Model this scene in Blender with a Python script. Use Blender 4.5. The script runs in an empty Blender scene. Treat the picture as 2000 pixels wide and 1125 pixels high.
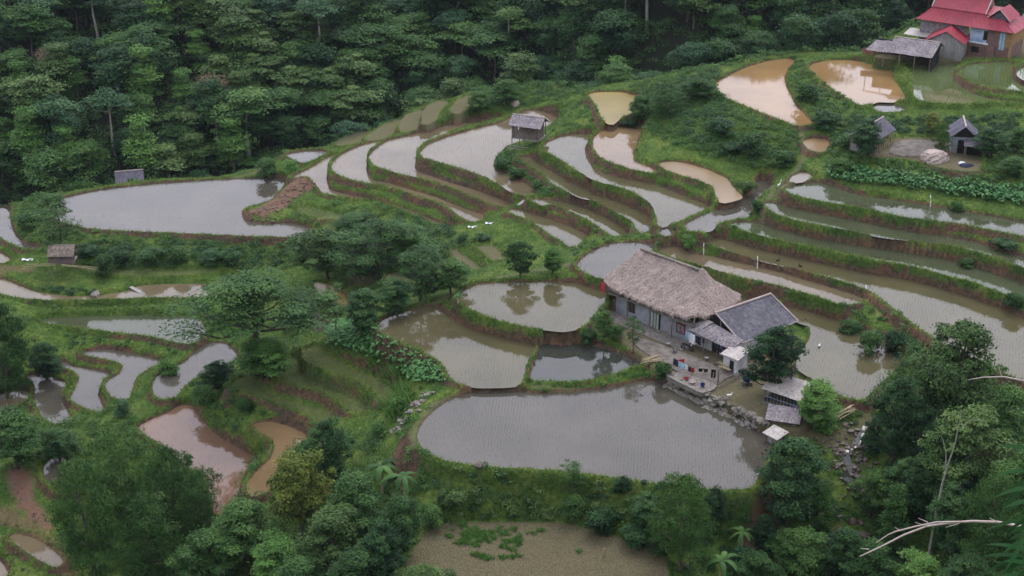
import bpy, bmesh, math, random
import numpy as np
from mathutils import Vector, Matrix
from mathutils.geometry import tessellate_polygon
R = math.radians
random.seed(7); rng = np.random.default_rng(7)
sc = bpy.context.scene
COL = sc.collection

# ------------------------------------------------------------------ camera
CAM_H, PITCH, FPX = 83.0, R(25), 2747.0          # FPX: focal length in units of a 2000 wide picture
cam_d = bpy.data.cameras.new('camera'); cam = bpy.data.objects.new('camera', cam_d); COL.objects.link(cam)
cam.location = (0, 0, CAM_H); cam.rotation_euler = (R(90) - PITCH, 0, 0)
cam_d.sensor_width = 36; cam_d.lens = 36 * FPX / 2000; cam_d.clip_start = 1; cam_d.clip_end = 4000
sc.camera = cam
# ------------------------------------------------------------------ sky, sun, exposure
SUN_EL, SUN_ROT = R(58), R(20)
w = bpy.data.worlds.new('World'); sc.world = w; w.use_nodes = True
nt = w.node_tree; bg = nt.nodes['Background']; bg.inputs['Strength'].default_value = 0.12
sky = nt.nodes.new('ShaderNodeTexSky'); sky.sky_type = 'NISHITA'; sky.sun_disc = False
sky.sun_elevation = SUN_EL; sky.sun_rotation = SUN_ROT; sky.dust_density = 4.0; sky.air_density = 1.2
hs = nt.nodes.new('ShaderNodeHueSaturation'); hs.inputs['Saturation'].default_value = 0.22
tint = nt.nodes.new('ShaderNodeMixRGB'); tint.blend_type = 'MULTIPLY'; tint.inputs[0].default_value = 1
tint.inputs[2].default_value = (1.0, 0.985, 1.04, 1)
nt.links.new(sky.outputs[0], hs.inputs['Color']); nt.links.new(hs.outputs[0], tint.inputs[1])
# broken overcast: soft brighter and darker cloud over the whole dome
ctc = nt.nodes.new('ShaderNodeTexCoord'); cns = nt.nodes.new('ShaderNodeTexNoise')
cns.inputs['Scale'].default_value = 2.2; cns.inputs['Detail'].default_value = 5
crp = nt.nodes.new('ShaderNodeMapRange'); crp.inputs[1].default_value = .3; crp.inputs[2].default_value = .7
crp.inputs[3].default_value = .86; crp.inputs[4].default_value = 1.14
cml = nt.nodes.new('ShaderNodeMixRGB'); cml.blend_type = 'MULTIPLY'; cml.inputs[0].default_value = 1
nt.links.new(ctc.outputs['Generated'], cns.inputs['Vector']); nt.links.new(cns.outputs[0], crp.inputs[0])
ovc = nt.nodes.new('ShaderNodeMixRGB'); ovc.inputs[0].default_value = .82; ovc.inputs[2].default_value = (4.95, 5.02, 6.1, 1)   # closed cloud deck over the clear sky
nt.links.new(tint.outputs[0], ovc.inputs[1]); nt.links.new(ovc.outputs[0], cml.inputs[1]); nt.links.new(crp.outputs[0], cml.inputs[2])
nt.links.new(cml.outputs[0], bg.inputs['Color'])
sd = bpy.data.lights.new('sun', 'SUN'); sd.energy = 0.5; sd.angle = R(25); sd.color = (1, .96, .9)
so = bpy.data.objects.new('sun', sd); COL.objects.link(so)
so.rotation_euler = (R(90) - SUN_EL, 0, math.pi - SUN_ROT)
sc.view_settings.view_transform = 'Standard'; sc.view_settings.look = 'None'
sc.view_settings.gamma = 1; sc.view_settings.use_curve_mapping = False
sc.view_settings.exposure = 1.4
sc.cycles.max_bounces = 5; sc.cycles.transparent_max_bounces = 8

# ------------------------------------------------------------------ pixel <-> world
def ray(px, py):
    cx, cz = (px - 1000) / FPX, -(py - 562.5) / FPX
    c, s = math.cos(PITCH), math.sin(PITCH)
    return np.array([cx, c + cz * s, -s + cz * c])
def on_z(px, py, z):
    r = ray(px, py); t = (z - CAM_H) / r[2]
    return np.array([r[0] * t, r[1] * t, z])
TILE = {'R2': (500, 150, 3.215), 'R3': (900, 150, 3.215), 'R4': (1400, 0, 3.215), 'R5': (1400, 320, 2.96), 'R6': (0, 350, 3.04),
        'R7': (0, 620, 2.228), 'R8': (550, 400, 3.125), 'H1': (1100, 450, 3.409), 'F4': (600, 700, 2.647), 'F5': (1300, 700, 2.647),
        'G8': (440, 640, 4.326), 'P': (0, 0, 1.0)}
def T(tile, pts):
    ox, oy, s = TILE[tile]
    return [(ox + a / s, oy + b / s) for a, b in pts]

# ------------------------------------------------------------------ noise
_perm = np.random.default_rng(3).random((256, 256))
def vnoise(x, y):
    xi, yi = np.floor(x).astype(int), np.floor(y).astype(int)
    fx, fy = x - xi, y - yi; fx = fx * fx * (3 - 2 * fx); fy = fy * fy * (3 - 2 * fy)
    a, b = _perm[xi % 256, yi % 256], _perm[(xi + 1) % 256, yi % 256]
    c, d = _perm[xi % 256, (yi + 1) % 256], _perm[(xi + 1) % 256, (yi + 1) % 256]
    return (a * (1 - fx) + b * fx) * (1 - fy) + (c * (1 - fx) + d * fx) * fy
def fbm(x, y, o=4):
    s, t, a = 0, 0, 1.0
    for k in range(o):
        s = s + a * vnoise(x * 2 ** k + 17 * k, y * 2 ** k + 5 * k); t += a; a *= .5
    return s / t

# ------------------------------------------------------------------ paddies: (name, level, water look, rice density, outline in the picture)
PAD = []
def pad(name, z, look, rice, tile, pts, bund=.3, bw=.75): PAD.append(dict(name=name, z=z, look=look, rice=rice, px=T(tile, pts), bund=bund, bw=bw))
pad('P4', 0, 'grey', .9, 'P', [(820,852),(830,828),(849,806),(880,783),(921,767),(1012,768),(1053,773),(1130,768),(1200,760),(1262,745),(1300,748),(1340,770),(1390,790),(1440,815),(1490,838),(1505,855),(1495,890),(1475,925),(1462,952),(1420,955),(1350,950),(1280,942),(1204,930),(1091,915),(959,910),(876,900),(845,885),(827,870)], bw=.9)
pad('P3', .5, 'pond', 0, 'P', [(1039,743),(1048,712),(1060,673),(1085,671),(1130,674),(1165,680),(1205,690),(1245,703),(1250,710),(1225,718),(1200,728),(1165,738),(1125,744),(1090,743)], bw=.7)
pad('P2', .6, 'olive', .8, 'R8', [(590,735),(640,700),(720,670),(850,630),(900,625),(950,640),(1000,690),(1100,740),(1250,790),(1400,830),(1530,860),(1530,890),(1500,920),(1470,1000),(1440,1105),(1200,1110),(1100,1090),(1050,1060),(1010,980),(950,930),(870,880),(750,840),(650,790)], bw=.7)
pad('P1', 2.4, 'olive', .8, 'P', [(899,584),(912,566),(934,557),(966,554),(1030,553),(1078,552),(1100,555),(1130,556),(1163,565),(1178,577),(1175,592),(1160,607),(1153,616),(1144,629),(1126,641),(1100,646),(1064,642),(1030,637),(966,621),(918,602)], bw=.7)
pad('W3', 3.5, 'grey', .8, 'P', [(1130,520),(1144,503),(1173,485),(1197,476),(1241,474),(1280,478),(1270,486),(1258,500),(1250,520),(1215,542),(1175,545),(1150,534)])
pad('W2', 3.5, 'brown', .25, 'P', [(1290,492),(1300,484),(1333,484),(1346,497),(1400,504),(1470,520),(1535,536),(1590,553),(1657,572),(1683,583),(1678,592),(1643,594),(1590,575),(1518,556),(1468,545),(1400,526),(1350,512),(1310,500)])
pad('W1', 1.7, 'olive', .8, 'P', [(1530,600),(1545,602),(1600,616),(1650,633),(1700,659),(1745,673),(1758,690),(1748,712),(1735,728),(1700,760),(1682,781),(1650,774),(1617,755),(1585,735),(1562,720),(1565,695),(1590,660),(1588,637),(1560,628),(1538,612)])
pad('W4', 4.3, 'olive', .9, 'P', [(1372,468),(1385,463),(1400,466),(1468,484),(1552,504),(1636,523),(1704,538),(1772,547),(1839,565),(1907,589),(1954,602),(2000,628),(2080,665),(2080,760),(2000,742),(1940,720),(1860,680),(1800,640),(1755,606),(1735,590),(1700,565),(1620,540),(1560,525),(1484,508),(1400,482)])
pad('W5', 5.9, 'green', .7, 'R5', [(80,350),(150,340),(240,345),(290,362),(500,422),(700,457),(900,487),(1100,517),(1300,547),(1400,572),(1500,602),(1600,642),(1776,692),(2000,760),(2000,850),(1776,768),(1700,758),(1560,708),(1450,668),(1300,633),(1160,592),(850,540),(690,503),(400,447),(200,398)])
pad('W6', 7.5, 'green', .7, 'R5', [(285,235),(310,225),(400,252),(560,287),(700,312),(900,352),(1050,387),(1200,402),(1350,432),(1500,462),(1600,492),(1776,547),(2000,610),(2000,680),(1776,598),(1680,560),(1530,513),(1400,478),(1100,438),(960,423),(700,370),(570,345),(450,320),(350,288)])
pad('W7', 8.9, 'green', .8, 'R5', [(405,150),(430,135),(560,112),(640,120),(740,165),(850,190),(1000,210),(1100,228),(1250,252),(1400,277),(1600,312),(1776,347),(2000,400),(2000,480),(1776,418),(1560,373),(1400,343),(1250,328),(1060,303),(900,266),(700,230),(550,203),(440,175)])
pad('W8', 9.2, 'brown', 0, 'P', [(1545,356),(1551,345),(1569,337),(1581,342),(1578,349),(1562,355)], bw=.55)
pad('W9', 5.8, 'grey', .8, 'P', [(1339,440),(1380,420),(1420,402),(1455,390),(1476,373),(1482,358),(1490,352),(1503,362),(1497,376),(1470,397),(1462,414),(1457,426),(1398,435),(1385,451),(1350,452)])
pad('W0', 4.9, 'grey', 0, 'R3', [(1250,975),(1310,950),(1310,990),(1285,1002)], bw=.35)
pad('C1', 6.8, 'shallow', 0, 'R3', [(1250,545),(1330,535),(1430,550),(1550,590),(1660,640),(1700,700),(1760,760),(1640,793),(1615,740),(1600,690),(1500,650),(1300,590)], bw=.7)
pad('C2', 6.3, 'mud', .25, 'R3', [(840,430),(850,380),(900,340),(1000,312),(1125,308),(1140,340),(1100,380),(1090,430),(1065,480),(1070,530),(1130,550),(1235,597),(1210,605),(1080,580),(940,535),(880,500)], bw=.7)
pad('C3', 5.1, 'olive', .5, 'R3', [(510,450),(560,410),(640,375),(760,360),(815,368),(790,410),(760,450),(770,500),(810,570),(900,615),(1000,635),(1150,658),(1300,713),(1500,793),(1585,812),(1540,850),(1420,875),(1390,905),(1320,922),(1250,945),(1250,880),(1215,800),(1110,725),(990,685),(880,662),(760,600),(650,525)], bw=.7)
pad('C4', 3.3, 'olive', .4, 'R3', [(360,510),(430,507),(520,565),(600,623),(700,673),(800,703),(835,740),(900,752),(1000,792),(1100,832),(1180,880),(1200,960),(1160,995),(1120,960),(1095,905),(1000,858),(860,778),(760,758),(680,720),(600,680),(540,620),(450,560)], bw=.7)
pad('C5', 2.0, 'olive', .4, 'R3', [(440,765),(510,775),(560,780),(620,783),(720,795),(800,833),(900,882),(980,930),(1060,985),(1030,1015),(960,1000),(850,920),(750,868),(680,838),(590,800),(510,808)], bw=.7)
pad('C6', .6, 'olive', .3, 'R3', [(300,850),(320,835),(380,845),(430,855),(560,903),(700,953),(800,1000),(750,1040),(700,1085),(660,1040),(600,1010),(500,935),(420,893)], bw=.7)
pad('C7', -.8, 'mudflat', 0, 'R8', [(1190,255),(1290,252),(1350,310),(1350,340),(1290,345),(1250,300)], bw=.55)
pad('C8', -1.6, 'mudflat', 0, 'R8', [(1030,262),(1090,300),(1160,350),(1215,398),(1180,408),(1100,365),(1050,310)], bw=.55)
pad('L1', 1.4, 'brown', .8, 'R2', [(1040,480),(1090,425),(1220,375),(1380,330),(1540,295),(1620,255),(1710,210),(1800,222),(1890,262),(1870,310),(1700,400),(1560,440),(1480,520),(1480,590),(1560,610),(1660,662),(1760,725),(1740,746),(1640,738),(1480,640),(1300,575),(1150,535),(1065,510)])
pad('L2', -.5, 'brown', .8, 'R2', [(722,500),(760,455),(840,400),(960,375),(1130,330),(1240,300),(1380,272),(1530,265),(1520,275),(1370,315),(1220,355),(1080,405),(1010,460),(995,500),(985,560),(1000,600),(1100,628),(1200,668),(1400,722),(1560,778),(1600,805),(1590,835),(1480,798),(1300,718),(1140,660),(1000,628),(950,620),(850,590),(760,560),(735,530)])
pad('L3', -1.9, 'brown', .8, 'R2', [(490,560),(500,530),(560,480),(650,440),(780,400),(820,405),(765,445),(715,470),(695,500),(685,560),(695,615),(720,655),(830,672),(960,712),(1100,752),(1300,832),(1420,870),(1420,890),(1400,915),(1360,912),(1300,880),(1200,800),(1000,740),(860,690),(715,668),(640,655),(540,620),(490,590)])
pad('L4', -3.5, 'brown', .8, 'R2', [(230,635),(300,600),(380,560),(450,510),(540,480),(620,455),(560,485),(478,530),(443,590),(438,650),(445,712),(560,742),(700,772),(850,812),(1000,862),(1150,925),(1240,955),(1230,965),(1180,945),(1050,880),(900,820),(750,775),(600,760),(440,735),(400,700),(330,660),(260,645)])
pad('L5', -3.4, 'grey', .5, 'R2', [(190,490),(300,470),(430,467),(420,488),(350,525),(295,543),(240,515)], bw=.55)
pad('L6', -3.2, 'mudflat', .3, 'R2', [(515,418),(600,372),(700,342),(690,375),(670,400),(600,420),(530,428)], bw=.35, bund=.15)
pad('L7', -1.6, 'mudflat', .3, 'R2', [(700,395),(750,350),(850,292),(905,272),(895,310),(840,365),(770,390)], bw=.35, bund=.15)
pad('L8', -.2, 'mudflat', .3, 'R2', [(918,280),(960,243),(1035,213),(1045,235),(1028,295),(995,325),(940,345),(922,330)], bw=.35, bund=.15)
pad('L9', .9, 'mudflat', .3, 'R2', [(1055,225),(1100,182),(1175,153),(1180,172),(1125,220),(1115,265),(1070,300),(1060,280)], bw=.35, bund=.15)
pad('L10', 1.6, 'mudflat', .2, 'R2', [(1240,200),(1290,145),(1345,120),(1340,150),(1305,195),(1260,235)], bw=.35, bund=.15)
pad('Y1', 7.5, 'yellow', 0, 'R3', [(810,112),(850,100),(1000,97),(1090,120),(1115,145),(1090,200),(1060,235),(1000,250),(960,285),(945,298),(920,285),(890,250),(870,190),(840,150)], bw=.7)
pad('U1', 11.5, 'orange', 0, 'R4', [(5,520),(100,470),(200,425),(330,385),(440,372),(490,382),(440,430),(410,480),(420,540),(450,600),(480,660),(540,720),(585,770),(565,790),(500,790),(400,750),(270,700),(150,650),(50,610),(20,570)])
pad('U2', 13, 'orange', 0, 'R4', [(585,430),(620,400),(720,380),(850,382),(950,402),(1075,432),(1095,445),(1088,485),(1128,540),(1168,600),(1165,622),(1100,640),(1000,636),(950,656),(900,662),(850,630),(780,590),(700,530),(640,480),(600,460)])
pad('U3', 14.2, 'rice', 1.0, 'R4', [(1170,400),(1300,394),(1480,397),(1530,400),(1490,430),(1480,480),(1530,540),(1600,588),(1700,618),(1929,648),(1929,655),(1700,640),(1650,652),(1500,662),(1300,643),(1240,610),(1235,500),(1210,440)])
pad('U4', 15.1, 'rice', 1.0, 'R4', [(1525,440),(1600,405),(1750,390),(1860,390),(1850,440),(1860,490),(1900,530),(2000,560),(2100,570),(2100,600),(1929,580),(1800,565),(1650,540),(1560,500),(1520,465)])
pad('U5', 16, 'rice', 1.0, 'R4', [(1885,440),(1929,415),(2100,400),(2100,530),(1929,505),(1890,475)])
pad('U6', 12.7, 'grey', .3, 'R4', [(985,660),(1040,655),(1150,662),(1195,685),(1170,697),(1100,703),(1040,708),(1000,690)], bw=.55)
pad('U8', 10.4, 'shallow', 0, 'R4', [(550,892),(600,872),(690,880),(690,930),(650,962),(600,948)], bw=.55)
pad('LE1', -8, 'grey', .4, 'P', [(-40,408),(5,406),(14,412),(17,440),(26,462),(43,475),(76,484),(73,489),(49,485),(20,472),(0,460),(-40,450)])
pad('LE2', -8.9, 'brown', .2, 'P', [(-40,490),(0,495),(18,508),(8,514),(-40,512)], bw=.55)
pad('A1', -5.6, 'grey', .9, 'P', [(92,400),(130,386),(200,371),(300,360),(420,352),(545,349),(556,355),(540,378),(527,395),(490,402),(466,412),(475,430),(510,440),(560,436),(600,444),(622,464),(540,462),(400,457),(250,451),(170,446),(115,430)], bw=.6)
pad('LL1', -9, 'brown', .15, 'P', [(-40,560),(0,545),(40,562),(75,574),(140,581),(190,580),(250,570),(268,560),(330,556),(400,556),(440,566),(420,580),(330,580),(275,581),(200,584),(110,586),(50,583),(0,572),(-40,575)])
pad('LL2', -10.4, 'green', .7, 'P', [(82,624),(131,621),(230,619),(330,618),(385,622),(400,650),(375,672),(335,665),(296,655),(230,649),(184,642),(131,635),(95,632)])
pad('LL3', -11.7, 'grey', .6, 'R7', [(350,152),(450,137),(560,155),(640,172),(715,192),(700,210),(640,230),(590,260),(570,320),(558,362),(490,350),(470,320),(460,290),(485,265),(530,240),(540,210),(520,195),(450,180),(380,167)], bw=.7)
pad('LL4', -12.5, 'grey', .6, 'R7', [(250,197),(280,192),(310,215),(370,222),(440,235),(480,247),(490,258),(440,300),(425,335),(440,380),(455,412),(430,415),(350,385),(305,355),(335,300),(352,262),(320,228),(270,215)], bw=.7)
pad('LL5', -13.1, 'grey', .5, 'R7', [(112,257),(180,242),(255,275),(285,285),(272,310),(262,350),(290,410),(310,448),(250,468),(190,440),(150,360),(158,310),(145,280)], bw=.7)
pad('LL6', -13.7, 'brown', 0, 'R7', [(0,335),(60,312),(125,322),(130,350),(60,398),(0,418),(-60,400),(-60,345)], bw=.7)
pad('LL7', -11, 'grey', .6, 'R7', [(665,300),(680,260),(740,220),(810,193),(850,150),(900,110),(980,110),(1030,160),(1020,205),(950,238),(890,250),(830,275),(790,310),(760,352),(700,355),(672,335)])
pad('LL8', -8.2, 'grey', .3, 'R8', [(130,590),(160,600),(220,670),(270,712),(270,780),(230,788),(185,735),(140,650)], bw=.55)
pad('LL12', -6.6, 'yellow', 0, 'R8', [(200,470),(300,500),(380,560),(395,620),(340,640),(300,590),(240,540)], bw=.55)
pad('LL9', -11.8, 'redmud', .5, 'R7', [(600,480),(680,440),(740,417),(790,385),(825,387),(848,425),(900,485),(960,538),(1040,578),(1105,608),(1120,635),(1068,675),(1035,715),(1030,770),(1000,820),(980,860),(940,850),(930,760),(880,690),(800,620),(700,540)])
pad('LL10', -8.8, 'mud', .6, 'R7', [(1105,468),(1170,458),(1250,478),(1320,512),(1328,540),(1290,560),(1230,600),(1180,680),(1170,740),(1120,778),(1092,770),(1087,720),(1130,670),(1188,620),(1212,570),(1200,530),(1150,500)], bw=.55)
pad('LL11', -12.9, 'grey', 1.0, 'R7', [(202,645),(240,608),(280,622),(330,680),(340,740),(290,765),(220,712),(203,680)])
pad('LL13', -15.2, 'brown', 0, 'R7', [(50,945),(120,960),(200,1000),(260,1060),(250,1085),(180,1050),(85,985)], bw=.55)
pad('LL14', -16.6, 'brown', 0, 'R7', [(-80,1000),(0,1075),(30,1130),(-80,1130)], bw=.55)
# flats: ground levelled without water
pad('G3', -4.0, 'marsh', 0, 'G8', [(650,190),(760,150),(850,230),(950,290),(1080,370),(1300,450),(1400,540),(1400,610),(1340,640),(1290,560),(1230,490),(1100,430),(950,385),(780,330),(680,270)], bund=.3, bw=.45)
pad('G2', -5.8, 'marsh', 0, 'G8', [(400,290),(470,250),(620,270),(640,400),(760,450),(900,535),(1060,590),(1190,660),(1200,690),(1140,720),(1050,700),(960,600),(850,540),(650,490),(490,455),(410,400),(385,340)], bund=.3, bw=.45)
pad('G1', -7.2, 'marsh', 0, 'G8', [(60,490),(100,435),(250,400),(300,500),(400,580),(600,640),(820,700),(900,740),(880,820),(820,830),(740,750),(600,690),(450,640),(300,570),(180,540),(70,520)], bund=.3, bw=.45)
pad('M1', -4.5, 'marsh', 0, 'R2', [(270,812),(430,845),(560,872),(640,892),(640,915),(540,912),(400,888),(290,856)], bund=.2, bw=.55)
pad('M2', -5.3, 'marsh', 0, 'R2', [(420,925),(560,930),(700,950),(780,985),(740,1010),(600,985),(450,960)], bund=.2, bw=.55)
pad('M3', -8.3, 'marsh', 0, 'R6', [(480,528),(760,540),(1000,545),(1280,535),(1300,552),(1000,572),(760,572),(600,560)], bund=.2, bw=.5)
pad('M4', -5.6, 'mudflat', 0, 'R8', [(410,405),(560,430),(600,490),(560,510),(470,500),(420,455)], bw=.55)
pad('M5', -3.6, 'mudflat', 0, 'R8', [(640,425),(700,420),(790,440),(800,475),(740,490),(680,470)], bw=.55)
pad('BF', -4.5, 'field', 0, 'P', [(800,1090),(835,1040),(865,1024),(940,1022),(1090,1022),(1170,1040),(1240,1062),(1300,1085),(1300,1160),(1200,1240),(870,1240),(790,1150)], bund=.05, bw=.3)
pad('YARD', 1.2, 'dirt', 0, 'P', [(1190,600),(1200,655),(1255,697),(1300,730),(1370,763),(1440,796),(1488,826),(1560,836),(1600,800),(1602,770),(1570,742),(1551,710),(1556,690),(1577,662),(1573,645),(1535,622),(1500,606),(1440,580),(1380,555),(1300,545),(1230,565)], bund=.0, bw=.2)
pad('YD2', 12, 'dirt', 0, 'P', [(1690,292),(1750,270),(1830,270),(1870,286),(1912,300),(1912,335),(1850,330),(1780,310),(1700,306)], bund=0, bw=.3)
pad('YD3', 14.9, 'dirt', 0, 'P', [(1700,112),(1780,85),(1860,70),(2060,70),(2060,112),(1900,114),(1830,117),(1750,117)], bund=0, bw=.3)
LAND = {'mudflat', 'marsh', 'field', 'dirt'}

def smooth(P, it=2):
    P = np.array(P)
    for k in range(it):
        N = np.roll(P, -1, 0); c = (.14, .25, .25)[k]; P = np.stack([(1 - c) * P + c * N, c * P + (1 - c) * N], 1).reshape(-1, P.shape[1])
    return P
def expand(P, e):
    n = len(P); a = 0
    for i in range(n): a += P[i][0] * P[(i + 1) % n][1] - P[(i + 1) % n][0] * P[i][1]
    s = 1 if a > 0 else -1; T_ = np.roll(P, -1, 0) - np.roll(P, 1, 0); T_ /= np.linalg.norm(T_, axis=1)[:, None] + 1e-9
    return P + s * e * np.stack([T_[:, 1], -T_[:, 0]], 1)
for p in PAD:
    p['w'] = expand(smooth([on_z(x, y, p['z'])[:2] for x, y in p['px']]), .75 if p['name'] in ('L6','L7','L8','L9','L10') else .2 if p['look'] in LAND else (.08 if p['name'] in ('LL3','LL4','LL5','LL6','LL7','U4','U3','U5') else .75 if p['name'] in ('L6','L7','L8','L9','L10') else .36))
BYN = {p['name']: p for p in PAD}

def sdf(P, X, Y):
    """signed distance to polygon, negative inside"""
    d2 = np.full(X.shape, 1e9); ins = np.zeros(X.shape, bool)
    n = len(P)
    for i in range(n):
        ax, ay = P[i]; bx, by = P[(i + 1) % n]; ex, ey = bx - ax, by - ay
        t = np.clip(((X - ax) * ex + (Y - ay) * ey) / (ex * ex + ey * ey + 1e-12), 0, 1)
        d2 = np.minimum(d2, (X - ax - t * ex) ** 2 + (Y - ay - t * ey) ** 2)
        c = (ay > Y) != (by > Y)
        if ay != by: ins ^= c & (X < (bx - ax) * (Y - ay) / (by - ay) + ax)
    d = np.sqrt(d2); return np.where(ins, -d, d)

# ------------------------------------------------------------------ ground grid (one sheet, fine in the valley, coarse outside)
def axis(a, b, h, lo, hi):
    m = np.arange(a, b, h); l, r, st = [], [], h
    v = a
    while v > lo: st = min(st * 1.18, 9); v -= st; l.append(v)
    v, st = m[-1], h
    while v < hi: st = min(st * 1.18, 9); v += st; r.append(v)
    return np.array(l[::-1] + list(m) + r)
gx = axis(-96, 96, .3, -340, 340); gy = axis(112, 262, .3, -60, 560)
X, Y = np.meshgrid(gx, gy)

ANCH = [(1640,850,0),(1680,930,-2.5),(1720,1000,-4.5),(1650,1080,-7.5),(1640,1120,-8.5),(1900,760,2),(1980,830,2.5),(1900,950,-1),(1950,1080,-1),
 (1800,1100,-6),(1760,800,.5),(1600,870,-.5),(1560,940,-1.2),(1500,1010,-3.8),(1400,1080,-5.5),(1350,1000,-3.5),(30,650,-9.8),(40,760,-12.6),(0,880,-13.2),(50,900,-13.2),
 (60,1000,-14.5),(150,1000,-14.6),(300,1000,-14),(200,1100,-16.5),(400,1080,-13.5),(600,1000,-9.5),(600,1100,-10.5),(750,950,-5.5),(760,1050,-5.5),(700,870,-5.4),
 (800,780,-1.5),(780,830,-3.2),(760,900,-4.6),(700,480,-4.8),(800,480,-3.2),(620,530,-6.8),(700,560,-5.8),(560,620,-9.5),(500,600,-9.8),(520,520,-8.6),(800,560,-2.4),
 (870,520,-1),(870,440,-1.8),(960,500,0),(690,640,-3.2),(1250,250,8.2),(1300,220,9.2),(1350,180,10.8),(1300,260,8),(1400,260,9.8),(1450,300,8.6),(1500,320,8),(1540,300,9),
 (1550,240,11.2),(1640,300,10.8),(1640,240,12),(1700,230,12.4),(1620,340,9.8),(1700,370,9.8),(1800,375,9.8),(1900,385,9.8),(1990,392,9.8),(1700,340,10.6),(1850,350,10.6),(1960,300,11.8),(1950,235,12.8),
 (1100,240,5.6),(1130,215,6.2),(1080,190,5),(950,200,2.5),(1200,290,6.4),(60,420,-6.2),(100,480,-7.6),(300,500,-7.4),(300,532,-8.2),(500,500,-7.2),(130,540,-8.4),(60,520,-8.6),
 (640,420,-4.4),(720,420,-3.8),(800,440,-3),(620,400,-4.0),(590,378,-3.6),(560,400,-4.4),(500,420,-5.2),(850,400,-2.4),(1100,1000,-2.2),(900,960,-1.6),(1300,1000,-3),(820,950,-2.6),
 (30,560,-8.6),(500,760,-7.6),(460,700,-9.4),(400,770,-10),(440,830,-9.4),(560,850,-7.4),(420,900,-11)]
ctrl = [on_z(*a) for a in ANCH]
for p in PAD:
    P = p['w']; n = len(P); per = np.linalg.norm(P - np.roll(P, -1, 0), axis=1).sum(); k = max(4, int(per / 7))
    for i in range(k): q = P[int(i * n / k)]; ctrl.append(np.array([q[0], q[1], p['z'] + .1]))
for x in range(-130, 131, 26):                      # foot of the near slope
    ctrl.append(np.array([x, 92, -9 - .03 * x * (x < 0) * -1 if x > 0 else -9 + .05 * x]))
ctrl = np.array(ctrl)
def tps(C, lam=.8):
    n = len(C); d = np.linalg.norm(C[:, None, :2] - C[None, :, :2], axis=2)
    K = d ** 2 * np.log(d + 1e-6) * (d > 0); A = np.zeros((n + 3, n + 3)); A[:n, :n] = K + lam * 30 * np.eye(n)
    A[:n, n] = 1; A[:n, n + 1:] = C[:, :2]; A[n:, :n] = A[:n, n:].T
    b = np.zeros(n + 3); b[:n] = C[:, 2]; s = np.linalg.solve(A, b)
    def f(x, y):
        o = np.zeros(x.shape)
        for i in range(n):
            r2 = (x - C[i, 0]) ** 2 + (y - C[i, 1]) ** 2
            o += s[i] * .5 * r2 * np.log(r2 + 1e-9)
        return o + s[n] + s[n + 1] * x + s[n + 2] * y
    return f
cx, cy = np.arange(-132, 135, 2.), np.arange(86, 300, 2.)
CX, CY = np.meshgrid(cx, cy); CB = tps(ctrl)(CX, CY)
def bil(x, y):
    u = np.clip((x - cx[0]) / 2, 0, len(cx) - 1.001); v = np.clip((y - cy[0]) / 2, 0, len(cy) - 1.001)
    i, j = u.astype(int), v.astype(int); a, b = u - i, v - j
    return (CB[j, i] * (1 - a) + CB[j, i + 1] * a) * (1 - b) + (CB[j + 1, i] * (1 - a) + CB[j + 1, i + 1] * a) * b
CREST = np.array([on_z(*c) for c in [(-60,402,-6),(20,392,-5.6),(80,380,-5.2),(150,370,-5.2),(300,350,-5.2),(420,343,-5.2),(500,330,-4.8),(560,296,-3.3),(655,281,-3),(718,253,-1.9),(764,234,-.9),
   (811,209,.2),(873,194,1.2),(920,178,1.8),(1000,165,3.2),(1060,160,4),(1150,168,7.3),(1250,160,7.8),(1330,145,9.3),(1400,132,11.3),(1500,104,12.3),(1600,100,13.2),(1690,100,14.4),(1780,52,15),(1900,42,15.2),(2060,40,15.4)]])
o = np.argsort(CREST[:, 0]); CREST = CREST[o]
def sstep(a, b, x): t = np.clip((x - a) / (b - a), 0, 1); return t * t * (3 - 2 * t)
def base(x, y):
    z = bil(x, y)
    yc, zc = np.interp(x, CREST[:, 0], CREST[:, 1]), np.interp(x, CREST[:, 0], CREST[:, 2])
    s = y - yc + 2.2 * (fbm(x / 14, y / 14) - .5)
    cap = 9 + 15 * sstep(-40, 60, x) + 4 * (fbm(x / 60 + 4, y / 60) - .5)
    dip = np.clip(9 - (zc - 8) * .5, 5, 17)
    h = zc - dip * sstep(0, 14, s) + np.maximum(0, s - 16) * (.50 + .14 * sstep(-20, 50, x)) + 3 * (fbm(x / 25, y / 25) - .5) * sstep(5, 30, s)
    h = cap - np.log1p(np.exp(np.clip((cap - h) / 4, -30, 30))) * 4 + 0 * h
    k = sstep(-1, 4, s); z = z * (1 - k) + h * k
    near = 80 - .86 * y + 3 * (fbm(x / 20, y / 20) - .5)
    return np.logaddexp(z / 3, near / 3) * 3
Z = base(X, Y)
Z += .35 * (fbm(X / 3, Y / 3, 3) - .5)
wob = .35 * (fbm(X / 1.7, Y / 1.7, 3) - .5) + .5 * (fbm(X / 6 + 9, Y / 6, 2) - .5)
LOW = np.full(X.shape, -1e3); UP = np.full(X.shape, 1e3); INS = np.full(X.shape, -1); DLOW = np.full(X.shape, 99.); LLEV = np.full(X.shape, -99.)
NEAR = np.full(X.shape, 99.)
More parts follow.
